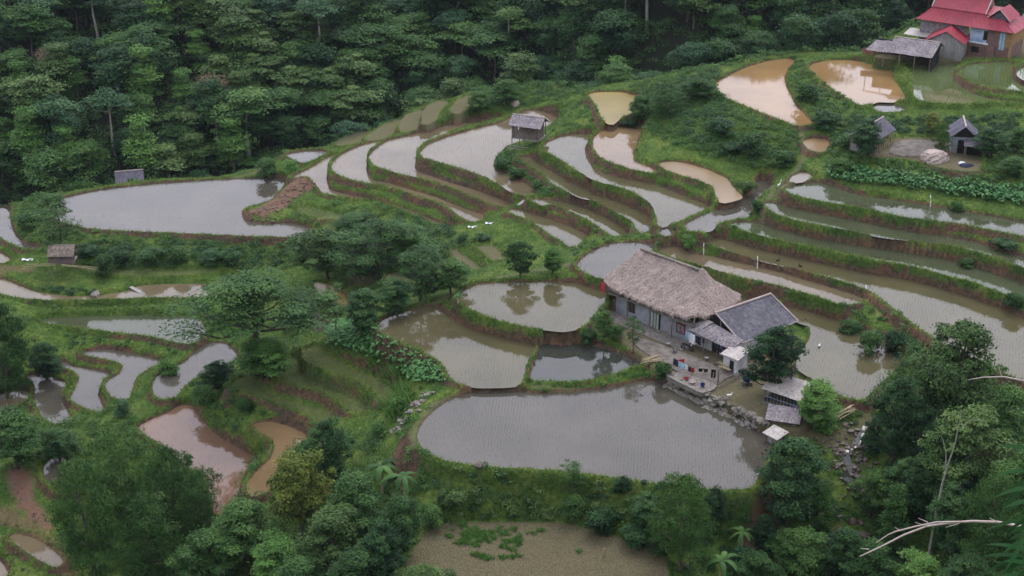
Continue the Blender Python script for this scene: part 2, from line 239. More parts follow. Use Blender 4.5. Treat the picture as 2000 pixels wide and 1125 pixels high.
for k, p in enumerate(PAD):
    P = p['w']; m = 9; b0, b1 = P.min(0) - m, P.max(0) + m
    i0, i1 = np.searchsorted(gx, [b0[0], b1[0]]); j0, j1 = np.searchsorted(gy, [b0[1], b1[1]])
    if i1 <= i0 or j1 <= j0: continue
    S = (slice(j0, j1), slice(i0, i1)); x, y = X[S], Y[S]
    d = sdf(P, x, y); dw = np.where(d > .25, d + wob[S] * np.clip(d - .25, 0, 1), d)
    ins = d < 0; rim = p['z'] + p['bund'] * np.minimum(1, np.maximum(d, 0) / .22) + (.14 * (vnoise(x * 1.3, y * 1.3) - .5) + .1 * (vnoise(x * 4, y * 4) - .5)) * (d > .1)
    lo = rim - 2.8 * np.maximum(0, dw - p['bw']) - 6 * np.maximum(0, d - 5)
    hi = rim + .02 + 2.6 * np.maximum(0, dw - .15) + 8 * np.maximum(0, d - 4)
    if p['look'] in LAND: hi = p['z'] + 1.4 * np.maximum(0, dw - .4) + .1; lo = p['z'] + p['bund'] * (d > .15) - 2 * np.maximum(0, dw - p['bw'])
    LOW[S] = np.where(ins, LOW[S], np.maximum(LOW[S], lo)); UP[S] = np.where(ins, UP[S], np.minimum(UP[S], hi))
    INS[S] = np.where(ins, k, INS[S])
    c = (d > -.3) & (d < DLOW[S]) & (d < 6)
    LLEV[S] = np.where(c, p['z'], LLEV[S]); DLOW[S] = np.where(c, d, DLOW[S]); NEAR[S] = np.minimum(NEAR[S], np.abs(d))
Z = np.minimum(np.maximum(Z, LOW), np.maximum(UP, LOW - .03))
lv = np.array([p['z'] for p in PAD]); ld = np.array([p['look'] in LAND for p in PAD])
Zin = lv[INS] - np.where(ld[INS], 0, .22)
Z = np.where(INS >= 0, Zin + np.where(ld[INS], .12 * (fbm(X / 2, Y / 2) - .5), 0), Z)
# slump of bare earth into the large left pond
def hump(px, py, z, rx, ry, h, rot=0):
    c = on_z(px, py, z); dx, dy = X - c[0], Y - c[1]; ca, sa = math.cos(rot), math.sin(rot)
    u, v = (dx * ca + dy * sa) / rx, (-dx * sa + dy * ca) / ry
    return h * np.exp(-(u * u + v * v) ** 1.3) * (.7 + .6 * fbm(X / 1.2, Y / 1.2))
_k = INS < 0
for q in [(588,366,-3.8,3.6,2.2,1.0),(570,380,-4.4,3,2.4,.9),(545,398,-5,3,1.8,.5),(505,420,-5.4,3.6,1.8,.55),(485,424,-5.5,2.4,1.5,.35)]: Z += hump(*q[:6]) * _k
GZ = Z
def grid_z(x, y):
    i = int(np.clip(np.searchsorted(gx, x) - 1, 0, len(gx) - 2)); j = int(np.clip(np.searchsorted(gy, y) - 1, 0, len(gy) - 2))
    a = (x - gx[i]) / (gx[i + 1] - gx[i]); b = (y - gy[j]) / (gy[j + 1] - gy[j])
    return float((GZ[j, i] * (1 - a) + GZ[j, i + 1] * a) * (1 - b) + (GZ[j + 1, i] * (1 - a) + GZ[j + 1, i + 1] * a) * b)
def at(px, py, t0=90.):
    """first point of the ground along the line through this pixel"""
    r = ray(px, py); t = t0
    while t < 420:
        q = r * t; z = CAM_H + q[2]
        if z <= grid_z(q[0], q[1]): break
        t += .4
    for _ in range(6):
        t -= .07
        q = r * t
        if CAM_H + q[2] > grid_z(q[0], q[1]): break
    return Vector((q[0], q[1], grid_z(q[0], q[1])))

# earth mask: bare soil on the lower half of steep banks
gzy, gzx = np.gradient(Z, gy, gx); slope = np.hypot(gzx, gzy)
n1 = fbm(X / 4, Y / 4, 3); n2 = fbm(X / 1.1 + 3, Y / 1.1, 3)
llow = LLEV
earth = sstep(.55, 1.2, slope) * sstep(1.3, .65, (Z - llow) / (.55 + 1.3 * n1 * n2 * 2)) * (DLOW < 3.2) * sstep(.28, .55, n1 * .7 + n2 * .45)
earth *= (INS < 0)
dirt = np.zeros_like(Z)
for k, p in enumerate(PAD):
    if p['look'] == 'marsh': dirt[INS == k] = .4
    if p['look'] == 'mudflat': dirt[INS == k] = .85
    if p['look'] == 'dirt' or p['look'] == 'field': dirt[INS == k] = 1
    if p['look'] not in LAND: dirt[INS == k] = .0; earth[INS == k] = 1
q_ = np.array([on_z(a, b, 1.2)[:2] for a, b in [(1440,560),(1610,600),(1610,720),(1560,745),(1548,690),(1545,660)]]); dirt *= sdf(q_, X, Y) > 0
for py_ in ([(840,900),(1460,940),(1490,1010),(1300,1090),(860,1030),(790,950)], [(440,640),(660,640),(800,760),(760,850),(440,850)], [(60,452),(640,462),(640,560),(40,552)], [(1660,120),(1780,120),(1780,200),(2010,215),(2010,240),(1660,215)]):
    q_ = np.array([on_z(a, b, -2 if a < 1600 else 13)[:2] for a, b in py_]); earth *= np.where(sdf(q_, X, Y) < 0, .75 if py_[0] == (440,640) else .35, 1)
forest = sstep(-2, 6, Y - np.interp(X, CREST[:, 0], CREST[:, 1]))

def mesh_np(name, V, F, mat, attrs=None, smooth_=False, parent=None, mats=None):
    me = bpy.data.meshes.new(name); V = np.asarray(V, np.float32); F = np.asarray(F, np.int32)
    k = F.shape[1]; me.vertices.add(len(V)); me.vertices.foreach_set('co', V.ravel())
    me.loops.add(F.size); me.loops.foreach_set('vertex_index', F.ravel())
    me.polygons.add(len(F)); me.polygons.foreach_set('loop_start', np.arange(0, F.size, k, dtype=np.int32))
    if smooth_: me.polygons.foreach_set('use_smooth', np.ones(len(F), bool))
    me.update(calc_edges=True)
    for nm, a in (attrs or {}).items():
        at_ = me.attributes.new(nm, 'FLOAT', 'POINT'); at_.data.foreach_set('value', np.asarray(a, np.float32).ravel())
    me.materials.append(mat); ob = bpy.data.objects.new(name, me); COL.objects.link(ob)
    if parent: ob.parent = parent
    return ob
def tag(o, label=None, cat=None, group=None, kind=None):
    for k, v in (('label', label), ('category', cat), ('group', group), ('kind', kind)):
        if v: o[k] = v
    return o

# ------------------------------------------------------------------ materials
def newmat(name):
    m = bpy.data.materials.new(name); m.use_nodes = True; t = m.node_tree
    return m, t, t.nodes['Principled BSDF'], t.links
def N(t, ty, **kw):
    n = t.nodes.new(ty)
    for k, v in kw.items():
        if k.startswith('i'):
            n.inputs[int(k[1:])].default_value = v
        else: setattr(n, k, v)
    return n
def ramp(t, stops, interp='LINEAR'):
    r = t.nodes.new('ShaderNodeValToRGB'); e = r.color_ramp.elements
    while len(e) < len(stops): e.new(.5)
    for i, (p, c) in enumerate(stops): e[i].position = p; e[i].color = (*c, 1)
    r.color_ramp.interpolation = interp; return r
def noise(t, lk, scale, detail=4, vec=None, rough=.55):
    n = t.nodes.new('ShaderNodeTexNoise'); n.inputs['Scale'].default_value = scale; n.inputs['Detail'].default_value = detail
    n.inputs['Roughness'].default_value = rough
    if vec is None: vec = t.nodes.new('ShaderNodeNewGeometry').outputs['Position']
    lk.new(vec, n.inputs['Vector']); return n
def mix(t, lk, f, a, b, mode='MIX'):
    m = t.nodes.new('ShaderNodeMixRGB'); m.blend_type = mode
    for i, v in ((0, f), (1, a), (2, b)):
        if isinstance(v, (int, float)): m.inputs[i].default_value = v
        elif isinstance(v, tuple): m.inputs[i].default_value = (*v, 1)
        else: lk.new(v, m.inputs[i])
    return m.outputs[0]
def attr(t, name):
    a = t.nodes.new('ShaderNodeAttribute'); a.attribute_name = name; return a.outputs['Fac']
def bump(t, lk, b, h, dist, strength=.6):
    n = t.nodes.new('ShaderNodeBump'); n.inputs['Distance'].default_value = dist; n.inputs['Strength'].default_value = strength
    lk.new(h, n.inputs['Height']); lk.new(n.outputs[0], b.inputs['Normal'])

def ground_mat():
    m, t, b, lk = newmat('ground')
    g1 = noise(t, lk, .35, 5); g2 = noise(t, lk, 2.2, 4); g3 = noise(t, lk, 7, 3)
    grass = ramp(t, [(.3, (.034, .070, .014)), (.5, (.064, .115, .022)), (.68, (.115, .155, .034))]); lk.new(g1.outputs[0], grass.inputs[0])
    gr2 = ramp(t, [(.35, (.6, .6, .6)), (.65, (1.3, 1.3, 1.2))]); lk.new(g2.outputs[0], gr2.inputs[0])
    gc = mix(t, lk, 1, grass.outputs[0], gr2.outputs[0], 'MULTIPLY')
    er = ramp(t, [(.3, (.050, .040, .028)), (.5, (.105, .075, .050)), (.7, (.17, .10, .066))]); lk.new(g2.outputs[0], er.inputs[0])
    er2 = ramp(t, [(.4, (.75, .78, .75)), (.72, (1.2, .98, .85))]); lk.new(g1.outputs[0], er2.inputs[0])
    ec = mix(t, lk, 1, er.outputs[0], er2.outputs[0], 'MULTIPLY')
    dr = ramp(t, [(.3, (.070, .062, .034)), (.5, (.120, .105, .058)), (.7, (.165, .14, .080))]); lk.new(g3.outputs[0], dr.inputs[0])
    ef = N(t, 'ShaderNodeMath', operation='ADD'); lk.new(attr(t, 'earth'), ef.inputs[0])
    nn = N(t, 'ShaderNodeMath', operation='MULTIPLY_ADD', i1=.8, i2=-.4); lk.new(g3.outputs[0], nn.inputs[0]); lk.new(nn.outputs[0], ef.inputs[1])
    er_ = N(t, 'ShaderNodeMapRange', i1=.35, i2=.6); lk.new(ef.outputs[0], er_.inputs[0])
    c = mix(t, lk, er_.outputs[0], gc, ec); c = mix(t, lk, attr(t, 'dirt'), c, dr.outputs[0])
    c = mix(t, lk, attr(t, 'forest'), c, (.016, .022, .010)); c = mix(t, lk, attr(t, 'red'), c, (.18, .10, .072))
    lk.new(c, b.inputs['Base Color']); b.inputs['Roughness'].default_value = .95; b.inputs['Specular IOR Level'].default_value = .15
    bump(t, lk, b, g3.outputs[0], .25, .8); return m
red = np.zeros_like(Z)
def blob_mask(arr, px, py, z, r, v=1):
    c = on_z(px, py, z); d = np.hypot(X - c[0], Y - c[1]) + 1.5 * (n2 - .5); arr[:] = np.maximum(arr, v * sstep(r, r * .6, d))
def trail(pts, z, wd, v=.8, arr=None):
    arr = dirt if arr is None else arr
    P = [on_z(x, y, z)[:2] for x, y in pts]; d = np.full(X.shape, 99.)
    for a, b in zip(P, P[1:]):
        e = b - a; t_ = np.clip(((X - a[0]) * e[0] + (Y - a[1]) * e[1]) / (e @ e), 0, 1); d = np.minimum(d, np.hypot(X - a[0] - t_ * e[0], Y - a[1] - t_ * e[1]))
    arr[:] = np.maximum(arr, v * sstep(wd, wd * .4, d + .5 * (n2 - .5)) * (INS < 0))
trail([(738,632),(800,603),(870,575),(925,548),(1000,540),(1110,532)], 1.8, .8); trail([(900,770),(850,790),(815,830),(808,870)], .2, .8, .6); trail([(1040,752),(1150,756),(1290,738)], .7, .6, .5)
trail([(1459,1040),(1500,1005),(1534,983),(1560,960)], -3, 1.1, .8, red); trail([(1560,850),(1610,858),(1680,848),(1700,830)], -.2, 1.6, .8); trail([(1520,820),(1560,850)], .8, 1.5, .8)
trail([(1500,352),(1510,380),(1480,440)], 6.8, .6, .6); trail([(1560,262),(1572,300),(1545,350),(1510,372)], 9.6, .6, .6); trail([(420,352),(480,338),(520,330)], -5, .7, .6)
q_ = np.array([on_z(a, b, -13.9)[:2] for a, b in [(12,935),(25,918),(48,916),(62,945),(76,985),(105,1022),(84,1024),(50,1000),(22,968)]]); red = np.maximum(red, sstep(.5, -.6, sdf(smooth(q_), X, Y) + 1.2 * (n2 - .5)))
trail([(0,1010),(60,1040),(110,1085),(130,1120)], -15.5, 1.5, .55, red); trail([(0,560),(0,520),(60,530)], -8.8, 1.2, .5, red)
for q in [(590,368,-3.8,3.4),(565,385,-4.6,3.2),(540,402,-5,3.0),(515,415,-5.3,3.2),(490,420,-5.4,2.6)]: blob_mask(red, *q, v=.95)
GM = ground_mat()
ny, nx = X.shape
idx = np.arange(nx * ny).reshape(ny, nx)
Fq = np.stack([idx[:-1, :-1], idx[:-1, 1:], idx[1:, 1:], idx[1:, :-1]], -1).reshape(-1, 4)
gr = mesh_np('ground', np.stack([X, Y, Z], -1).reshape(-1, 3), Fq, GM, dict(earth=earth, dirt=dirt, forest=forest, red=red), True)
tag(gr, kind='structure')
LOOK = dict(grey=((.070,.064,.048), .5), olive=((.085,.076,.038), .5), brown=((.125,.100,.058), .5), green=((.058,.068,.036), .5), pond=((.040,.044,.034), .3),
            mud=((.18,.122,.060), .5), orange=((.24,.150,.062), .5), yellow=((.20,.150,.022), 1.15), redmud=((.155,.092,.058), .5), shallow=((.20,.135,.058), 1.2), rice=((.085,.115,.042), .6))
def water_mat(k):
    col, v = LOOK[k]; m, t, b, lk = newmat('water_' + k)
    n = noise(t, lk, .12, 5); r = ramp(t, [(.32, tuple(c * .78 for c in col)), (.55, col), (.72, tuple(min(1, c * 1.18) for c in col))]); lk.new(n.outputs[0], r.inputs[0])
    lk.new(r.outputs[0], b.inputs['Base Color']); b.inputs['Roughness'].default_value = .02 if v < 1 else .3; b.inputs['IOR'].default_value = 1.5
    n2_ = noise(t, lk, 3.0, 2); bump(t, lk, b, n2_.outputs[0], .012, .25); return m
WM = {}
for p in PAD:
    if p['look'] in LAND: continue
    P = expand(p['w'], .12); V3 = [Vector((a, b_, 0)) for a, b_ in P]
    F = tessellate_polygon([V3]); V = np.column_stack([P, np.full(len(P), p['z'])])
    F = [f if (V3[f[1]] - V3[f[0]]).cross(V3[f[2]] - V3[f[0]]).z > 0 else (f[0], f[2], f[1]) for f in F]
    if p['look'] not in WM: WM[p['look']] = water_mat(p['look'])
    ob = mesh_np('water', V, F, WM[p['look']]); tag(ob, kind='structure')
# ------------------------------------------------------------------ trees: a trunk with limbs, and a crown of many small leaves
def leaf_mat(name, dark, mid, light, rough=.55):
    m, t, b, lk = newmat(name)
    oi = t.nodes.new('ShaderNodeObjectInfo')
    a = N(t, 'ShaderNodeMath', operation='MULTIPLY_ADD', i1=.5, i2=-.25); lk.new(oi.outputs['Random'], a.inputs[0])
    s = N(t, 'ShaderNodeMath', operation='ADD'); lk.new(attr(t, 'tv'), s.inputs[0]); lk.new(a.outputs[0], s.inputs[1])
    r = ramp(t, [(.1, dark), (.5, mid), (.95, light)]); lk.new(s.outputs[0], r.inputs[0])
    lk.new(r.outputs[0], b.inputs['Base Color']); b.inputs['Roughness'].default_value = rough
    b.inputs['Specular IOR Level'].default_value = .10
    return m
LM = dict(
    dark=leaf_mat('leaf_dark', (0.010, 0.029, 0.011), (0.025, 0.066, 0.022), (0.058, 0.120, 0.034)),
    mid=leaf_mat('leaf_mid', (0.015, 0.039, 0.011), (0.038, 0.093, 0.023), (0.086, 0.162, 0.039)),
    light=leaf_mat('leaf_light', (0.030, 0.078, 0.015), (0.069, 0.162, 0.032), (0.132, 0.246, 0.057)),
    olive=leaf_mat('leaf_olive', (0.024, 0.052, 0.013), (0.058, 0.109, 0.028), (0.122, 0.189, 0.057)),
    brown=leaf_mat('leaf_brown', (0.043, 0.038, 0.022), (0.104, 0.087, 0.049), (0.195, 0.154, 0.091)),
    yellow=leaf_mat('leaf_yellow', (.045, .070, .012), (.095, .128, .022), (.17, .205, .042)),
    blue=leaf_mat('leaf_blue', (0.015, 0.041, 0.019), (0.034, 0.089, 0.037), (0.076, 0.148, 0.059)),
    taro=leaf_mat('leaf_taro', (.018, .060, .018), (.040, .125, .034), (.080, .19, .055), .45),
)
def bark_mat(name, c1, c2):
    m, t, b, lk = newmat(name); n = noise(t, lk, 4, 4); r = ramp(t, [(.35, c1), (.65, c2)]); lk.new(n.outputs[0], r.inputs[0])
    lk.new(r.outputs[0], b.inputs['Base Color']); b.inputs['Roughness'].default_value = .9; bump(t, lk, b, n.outputs[0], .05); return m
BARK = bark_mat('bark', (.05, .04, .03), (.14, .12, .09)); PALE = bark_mat('pale_bark', (.19, .17, .14), (.36, .34, .29))

def tubes(paths, sides=5):
    """paths: list of (points Nx3, radii N) -> verts, quads"""
    V, F = [], []
    for pts, rad in paths:
        pts = np.asarray(pts, float); n = len(pts); o = len(V)
        for i in range(n):
            d = pts[min(i + 1, n - 1)] - pts[max(i - 1, 0)]; d = d / (np.linalg.norm(d) + 1e-9)
            u = np.cross(d, (0.31, .95, .11) if abs(d[2]) > .7 else (0, 0, 1)); u /= np.linalg.norm(u) + 1e-9; v = np.cross(d, u)
            for k in range(sides):
                a = 2 * math.pi * k / sides; V.append(pts[i] + rad[i] * (math.cos(a) * u + math.sin(a) * v))
        for i in range(n - 1):
            for k in range(sides):
                a, b_ = o + i * sides + k, o + i * sides + (k + 1) % sides; F.append((a, b_, b_ + sides, a + sides))
    return np.array(V), np.array(F)
def leaves(rg, C, rad, n, size, flat=.65, droop=0., tvc=None, aspect=2.0, up=.7):
    """n leaf faces spread over clumps with centres C, radii rad"""
    k = rg.integers(0, len(C), n); d = rg.normal(size=(n, 3)); d /= np.linalg.norm(d, axis=1)[:, None]
    d[:, 2] = np.where(d[:, 2] < -.25, -d[:, 2] * .7, d[:, 2])
    rr = rad[k] * (rg.uniform(.4, 1.05, n) ** .6 + np.maximum(0, rg.normal(size=n) - .9) * .35); P = C[k] + d * rr[:, None] * np.array([1, 1, flat])
    nrm = d * .55 + np.array([0, 0, up]) + rg.normal(size=(n, 3)) * .42; nrm /= np.linalg.norm(nrm, axis=1)[:, None]
    t = np.cross(nrm, rg.normal(size=(n, 3))); t /= np.linalg.norm(t, axis=1)[:, None] + 1e-9
    if droop: t[:, 2] -= droop; t /= np.linalg.norm(t, axis=1)[:, None]
    b = np.cross(nrm, t); s = size * rg.uniform(.6, 1.4, n)[:, None]
    V = np.stack([P - t * s * .5, P + b * s / aspect * .5, P + t * s * .5, P - b * s / aspect * .5], 1).reshape(-1, 3)
    F = np.arange(4 * n).reshape(n, 4)
    if tvc is None: tvc = rg.uniform(.2, .8, len(C))
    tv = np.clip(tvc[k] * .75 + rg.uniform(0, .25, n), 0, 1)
    return V, F, np.repeat(tv, 4)
def envelope(rg, n, H, W, z0, shape):
    """clump centres on and in the crown: mostly its outer shell"""
    C = []
    while len(C) < n:
        u = rg.uniform(0, 1); a = rg.uniform(0, 6.283); q = rg.uniform(.25, 1) ** .5
        if shape == 'round': r = math.sin(math.pi * (.12 + .82 * u) ) ** .7
        elif shape == 'cone': r = (1.05 - u) * .95 + .08
        elif shape == 'umbrella': r = 1 - .75 * u ** 2.2; u = .35 + .65 * u
        elif shape == 'column': r = .55 + .45 * math.sin(math.pi * u)
        else: r = 1
        r *= .74 + .26 * math.sin(a * 2 + n) + .2 * math.sin(a * 3 + H + 3 * u) + .12 * math.sin(a * 7 + n)
        C.append((W / 2 * r * q * math.cos(a), W / 2 * r * q * math.sin(a), z0 + (H - z0) * u))
    return np.array(C)
PROTO, RAW = {}, {}
def proto(key, H, W, z0, shape, nclump, rcl, nleaf, size, leafmat, bark=BARK, flat=.65, trunk_r=.16, lean=.4, limbs=10, seed=1, droop=0, aspect=2.0, up=.7, cut=1.0):
    rg = np.random.default_rng(seed); C = envelope(rg, nclump, H - rcl * flat, W - rcl, z0 + rcl * .3, shape)
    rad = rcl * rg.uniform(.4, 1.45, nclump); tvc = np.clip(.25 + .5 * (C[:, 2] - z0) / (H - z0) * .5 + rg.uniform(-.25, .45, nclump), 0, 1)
    V, F, tv = leaves(rg, C, rad, nleaf, size, flat, droop, tvc, aspect, up)
    top = np.array([lean * rg.normal() * .5, lean * rg.normal() * .5, H * cut - rcl])
    ks = np.linspace(0, 1, 7); tr = np.stack([top[0] * ks ** 1.5 + .12 * np.sin(ks * 7 + seed) * (ks > 0), top[1] * ks ** 1.5 + .12 * np.cos(ks * 5 + seed) - .12 * np.cos(seed), top[2] * ks], 1)
    paths = [(tr, trunk_r * (1.25 - .95 * ks))]
    for i in rg.choice(nclump, min(limbs, nclump), replace=False):
        c = C[i]; h0 = np.clip((c[2] - .35 * np.hypot(c[0], c[1]) - .4) / top[2], .12, .93)
        s = np.array([np.interp(h0, ks, tr[:, 0]), np.interp(h0, ks, tr[:, 1]), h0 * top[2]]); mid = (s + c) / 2 + np.array([0, 0, -.12 * np.linalg.norm(c - s)])
        r0 = trunk_r * (1.2 - .95 * h0) * .55; paths.append((np.array([s, mid, c]), np.array([r0, r0 * .7, r0 * .25])))
    TV, TF = tubes(paths)
    tm = mesh_np('trunk', TV, TF, bark, smooth_=True); cm = mesh_np('crown', V, F, LM[leafmat], dict(tv=tv))
    a, b_ = tm.data, cm.data
    bpy.data.objects.remove(tm); bpy.data.objects.remove(cm)
    PROTO[key] = (a, b_, H, W); RAW[key] = (V, F, tv)
P_ = proto
# forest kinds (seen from about 250 m)
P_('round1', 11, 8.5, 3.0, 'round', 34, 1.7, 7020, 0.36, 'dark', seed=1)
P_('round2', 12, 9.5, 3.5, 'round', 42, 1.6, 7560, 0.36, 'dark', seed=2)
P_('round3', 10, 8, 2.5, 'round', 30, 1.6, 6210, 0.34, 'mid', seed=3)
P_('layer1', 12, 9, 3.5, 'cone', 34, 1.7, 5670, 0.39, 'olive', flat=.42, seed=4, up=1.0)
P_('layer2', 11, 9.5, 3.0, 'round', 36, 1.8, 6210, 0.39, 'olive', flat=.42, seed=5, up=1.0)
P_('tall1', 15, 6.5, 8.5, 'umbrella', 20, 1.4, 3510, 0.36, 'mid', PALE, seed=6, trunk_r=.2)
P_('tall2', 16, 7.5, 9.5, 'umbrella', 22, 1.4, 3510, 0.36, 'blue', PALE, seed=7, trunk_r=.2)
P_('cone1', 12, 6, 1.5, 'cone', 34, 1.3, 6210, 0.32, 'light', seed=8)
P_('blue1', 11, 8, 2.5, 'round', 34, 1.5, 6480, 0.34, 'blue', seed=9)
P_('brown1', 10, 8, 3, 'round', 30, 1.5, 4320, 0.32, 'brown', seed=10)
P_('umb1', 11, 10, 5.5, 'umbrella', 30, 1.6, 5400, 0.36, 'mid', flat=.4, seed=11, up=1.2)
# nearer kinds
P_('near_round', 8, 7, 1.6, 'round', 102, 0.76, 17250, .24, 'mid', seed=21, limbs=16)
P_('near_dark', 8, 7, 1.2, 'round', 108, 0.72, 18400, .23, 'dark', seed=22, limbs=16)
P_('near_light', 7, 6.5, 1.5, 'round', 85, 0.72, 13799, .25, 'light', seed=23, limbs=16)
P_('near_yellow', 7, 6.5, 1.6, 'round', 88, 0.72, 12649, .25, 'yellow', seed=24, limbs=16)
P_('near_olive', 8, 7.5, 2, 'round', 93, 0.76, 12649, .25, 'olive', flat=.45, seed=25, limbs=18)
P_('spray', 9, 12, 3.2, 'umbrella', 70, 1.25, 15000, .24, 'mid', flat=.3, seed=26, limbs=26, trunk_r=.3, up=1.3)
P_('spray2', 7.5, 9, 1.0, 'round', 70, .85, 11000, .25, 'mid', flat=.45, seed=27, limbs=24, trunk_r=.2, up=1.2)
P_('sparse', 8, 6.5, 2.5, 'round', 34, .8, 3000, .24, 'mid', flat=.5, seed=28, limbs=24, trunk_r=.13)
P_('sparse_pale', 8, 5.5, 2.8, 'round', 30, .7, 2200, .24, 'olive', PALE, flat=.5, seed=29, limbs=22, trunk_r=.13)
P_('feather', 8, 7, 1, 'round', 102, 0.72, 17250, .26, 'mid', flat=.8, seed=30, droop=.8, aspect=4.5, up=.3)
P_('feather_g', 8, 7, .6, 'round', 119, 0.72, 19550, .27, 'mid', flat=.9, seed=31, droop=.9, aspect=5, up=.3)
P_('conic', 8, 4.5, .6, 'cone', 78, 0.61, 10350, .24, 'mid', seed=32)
P_('dead_twig', 7, 5, 3, 'round', 16, .5, 260, .2, 'brown', PALE, flat=.5, seed=33, limbs=16, trunk_r=.1)
# bushes
def bush_proto(key, H, W, n, rc, nl, size, mat, seed, **kw):
    rg = np.random.default_rng(seed); C = envelope(rg, n, H - rc * .6, W - rc, 0, 'round'); V, F, tv = leaves(rg, C, rc * rg.uniform(.6, 1.3, n), nl, size, kw.get('flat', .75), kw.get('droop', 0), None, kw.get('aspect', 2), .6)
    paths = [(np.array([[0, 0, 0], C[i] * np.array([.5, .5, .6]), C[i]]), np.array([.05, .035, .01])) for i in range(min(n, 9))]
    tm = mesh_np('stem', *tubes(paths, 4), BARK); cm = mesh_np('foliage', V, F, LM[mat], dict(tv=tv)); a, b_ = tm.data, cm.data
    bpy.data.objects.remove(tm); bpy.data.objects.remove(cm); PROTO[key] = (a, b_, H, W)
bush_proto('bush_mid', 2.6, 3.6, 22, .7, 3600, .22, 'mid', 41)
bush_proto('bush_dark', 2.6, 3.4, 22, .7, 3800, .22, 'dark', 42)
bush_proto('bush_light', 2.4, 3.4, 20, .65, 3200, .22, 'light', 43)
bush_proto('bush_blue', 2.6, 3.4, 20, .7, 3200, .24, 'blue', 44)
bush_proto('bush_olive', 2.4, 3.4, 20, .65, 2600, .22, 'olive', 45)

KINDW = {'round1': 'dark rounded', 'round2': 'broad dark', 'round3': 'mid green rounded', 'layer1': 'olive layered', 'layer2': 'pale olive', 'tall1': 'tall pale-trunked',
         'tall2': 'tall bluish', 'cone1': 'light green pointed', 'blue1': 'blue-green rounded', 'brown1': 'brownish', 'umb1': 'flat-topped green'}
FIG = (('trunk', 'crown'), ('stem', 'foliage'))
def put(key, name, loc, sx, sz, rot, label, cat, group):
    a, b_, H, W = PROTO[key]; r = bpy.data.objects.new(name, None); COL.objects.link(r)
    r.location = loc; r.rotation_euler = (0, 0, rot); r.scale = (sx, sx, sz)
    nm = FIG[1] if key.startswith('bush') else FIG[0]
    for n_, me in zip(nm, (a, b_)):
        c = bpy.data.objects.new(n_, me); COL.objects.link(c); c.parent = r
    tag(r, label, cat, group); return r
def topx(p):
    d = Vector(p) - Vector((0, 0, CAM_H)); c, s = math.cos(PITCH), math.sin(PITCH)
    dep = d.y * c - d.z * s; return 1000 + FPX * d.x / dep, 562.5 - FPX * (d.y * s + d.z * c) / dep, dep
# far forest on the facing slope
cand = []
rf = np.random.default_rng(11)
for yy in np.arange(150, 345, 6.3):
    for xx in np.arange(-135, 140, 6.8):
        x, y = xx + rf.uniform(-2.2, 2.2), yy + rf.uniform(-2.0, 2.0)
        yc = np.interp(x, CREST[:, 0], CREST[:, 1]); s = y - yc
        if s < 5 + (rf.random() * 2): continue
        if x > 66 and s < 12: continue
        z = grid_z(x, y); px, py, dep = topx((x, y, z)); tx, ty, _ = topx((x, y, z + 11))
        if px < -70 or px > 2070 or py < -28 or ty > 520: continue
        if 1750 < px and py > -5 and s < 16: continue
        if rf.random() < .07: continue
        cand.append((x, y, z, px, py, s))
cand.sort(key=lambda q: q[1] + (30 if q[4] < -5 else 0)); NIND = 294
print('forest candidates', len(cand))
ZONES = [(-999, 250, 'over the left end of the large left paddy'), (250, 420, 'above the half-hidden hut roof'), (420, 640, 'above the slumped earth bank'), (640, 860, 'above the narrow crest paddies'),
         (860, 1120, 'beyond the grey stilted hut'), (1120, 1400, 'beyond the yellow pond'), (1400, 1600, 'beyond the muddy orange paddy'), (1600, 3000, 'behind the grey barn')]
recs = []
for x, y, z, px, py, s in cand:
    pool = ['round1', 'round2', 'round3', 'layer1', 'layer2', 'tall1', 'tall2', 'cone1', 'blue1', 'umb1', 'brown1']
    wt = np.array([4, 3, 7, 2, 2, .6, .4, 2.4, 3, 1.6, .15])
    if 380 < px < 700 and py < 330: wt = np.array([3, 3, 6, 3.5, 3.5, 1, .6, 2, 3, 1.6, .3])
    if px > 700: wt = np.array([5, 4, 7, 1.2, 1.2, .6, .5, 1.5, 4, 1.3, .1])
    if px < 200 and py > 180: wt = np.array([2, 2, 5, 2, 2, 1, 1, 5, 3, 1, .3])
    k = rf.choice(pool, p=wt / wt.sum()); sc_ = rf.uniform(.72, 1.15)
    if s < 26 and k[:4] == 'tall': k = 'round3'
    if s < 24: sc_ *= .68 if px < 640 else .8
    zone = next(n for a, b_, n in ZONES if a <= px < b_)
    row = 'front' if py > (0.62 * np.interp(px, [0, 400, 900, 1400, 2000], [390, 345, 190, 120, 60])) else ('middle' if py > .3 * np.interp(px, [0, 400, 900, 1400, 2000], [390, 345, 190, 120, 60]) else 'top')
    recs.append([k, (x, y, z - .3), sc_, sc_ * rf.uniform(.85, 1.2), rf.uniform(0, 6.28), zone, row, px])
ORD = ['first', 'second', 'third', 'fourth', 'fifth', 'sixth', 'seventh', 'eighth', 'ninth', 'tenth', 'eleventh', 'twelfth', 'thirteenth', 'fourteenth', 'fifteenth', 'sixteenth']
from collections import defaultdict
gr_ = defaultdict(list); FAR = recs[NIND:]; recs = recs[:NIND]
for r_ in recs: gr_[(r_[0], r_[5], r_[6])].append(r_)
for (k, zone, row), L_ in gr_.items():
    L_.sort(key=lambda q: q[7])
    for i, q in enumerate(L_):
        base_l = f'{KINDW[k]} tree, forest {row}, {zone}'
        lab = base_l if len(L_) == 1 else f'{base_l}, {ORD[min(i, 15)]}'
        q.append(lab)
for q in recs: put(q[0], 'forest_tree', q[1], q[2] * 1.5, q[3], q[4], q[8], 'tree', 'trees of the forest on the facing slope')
fm = (Y - np.interp(X, CREST[:, 0], CREST[:, 1]))
C = []
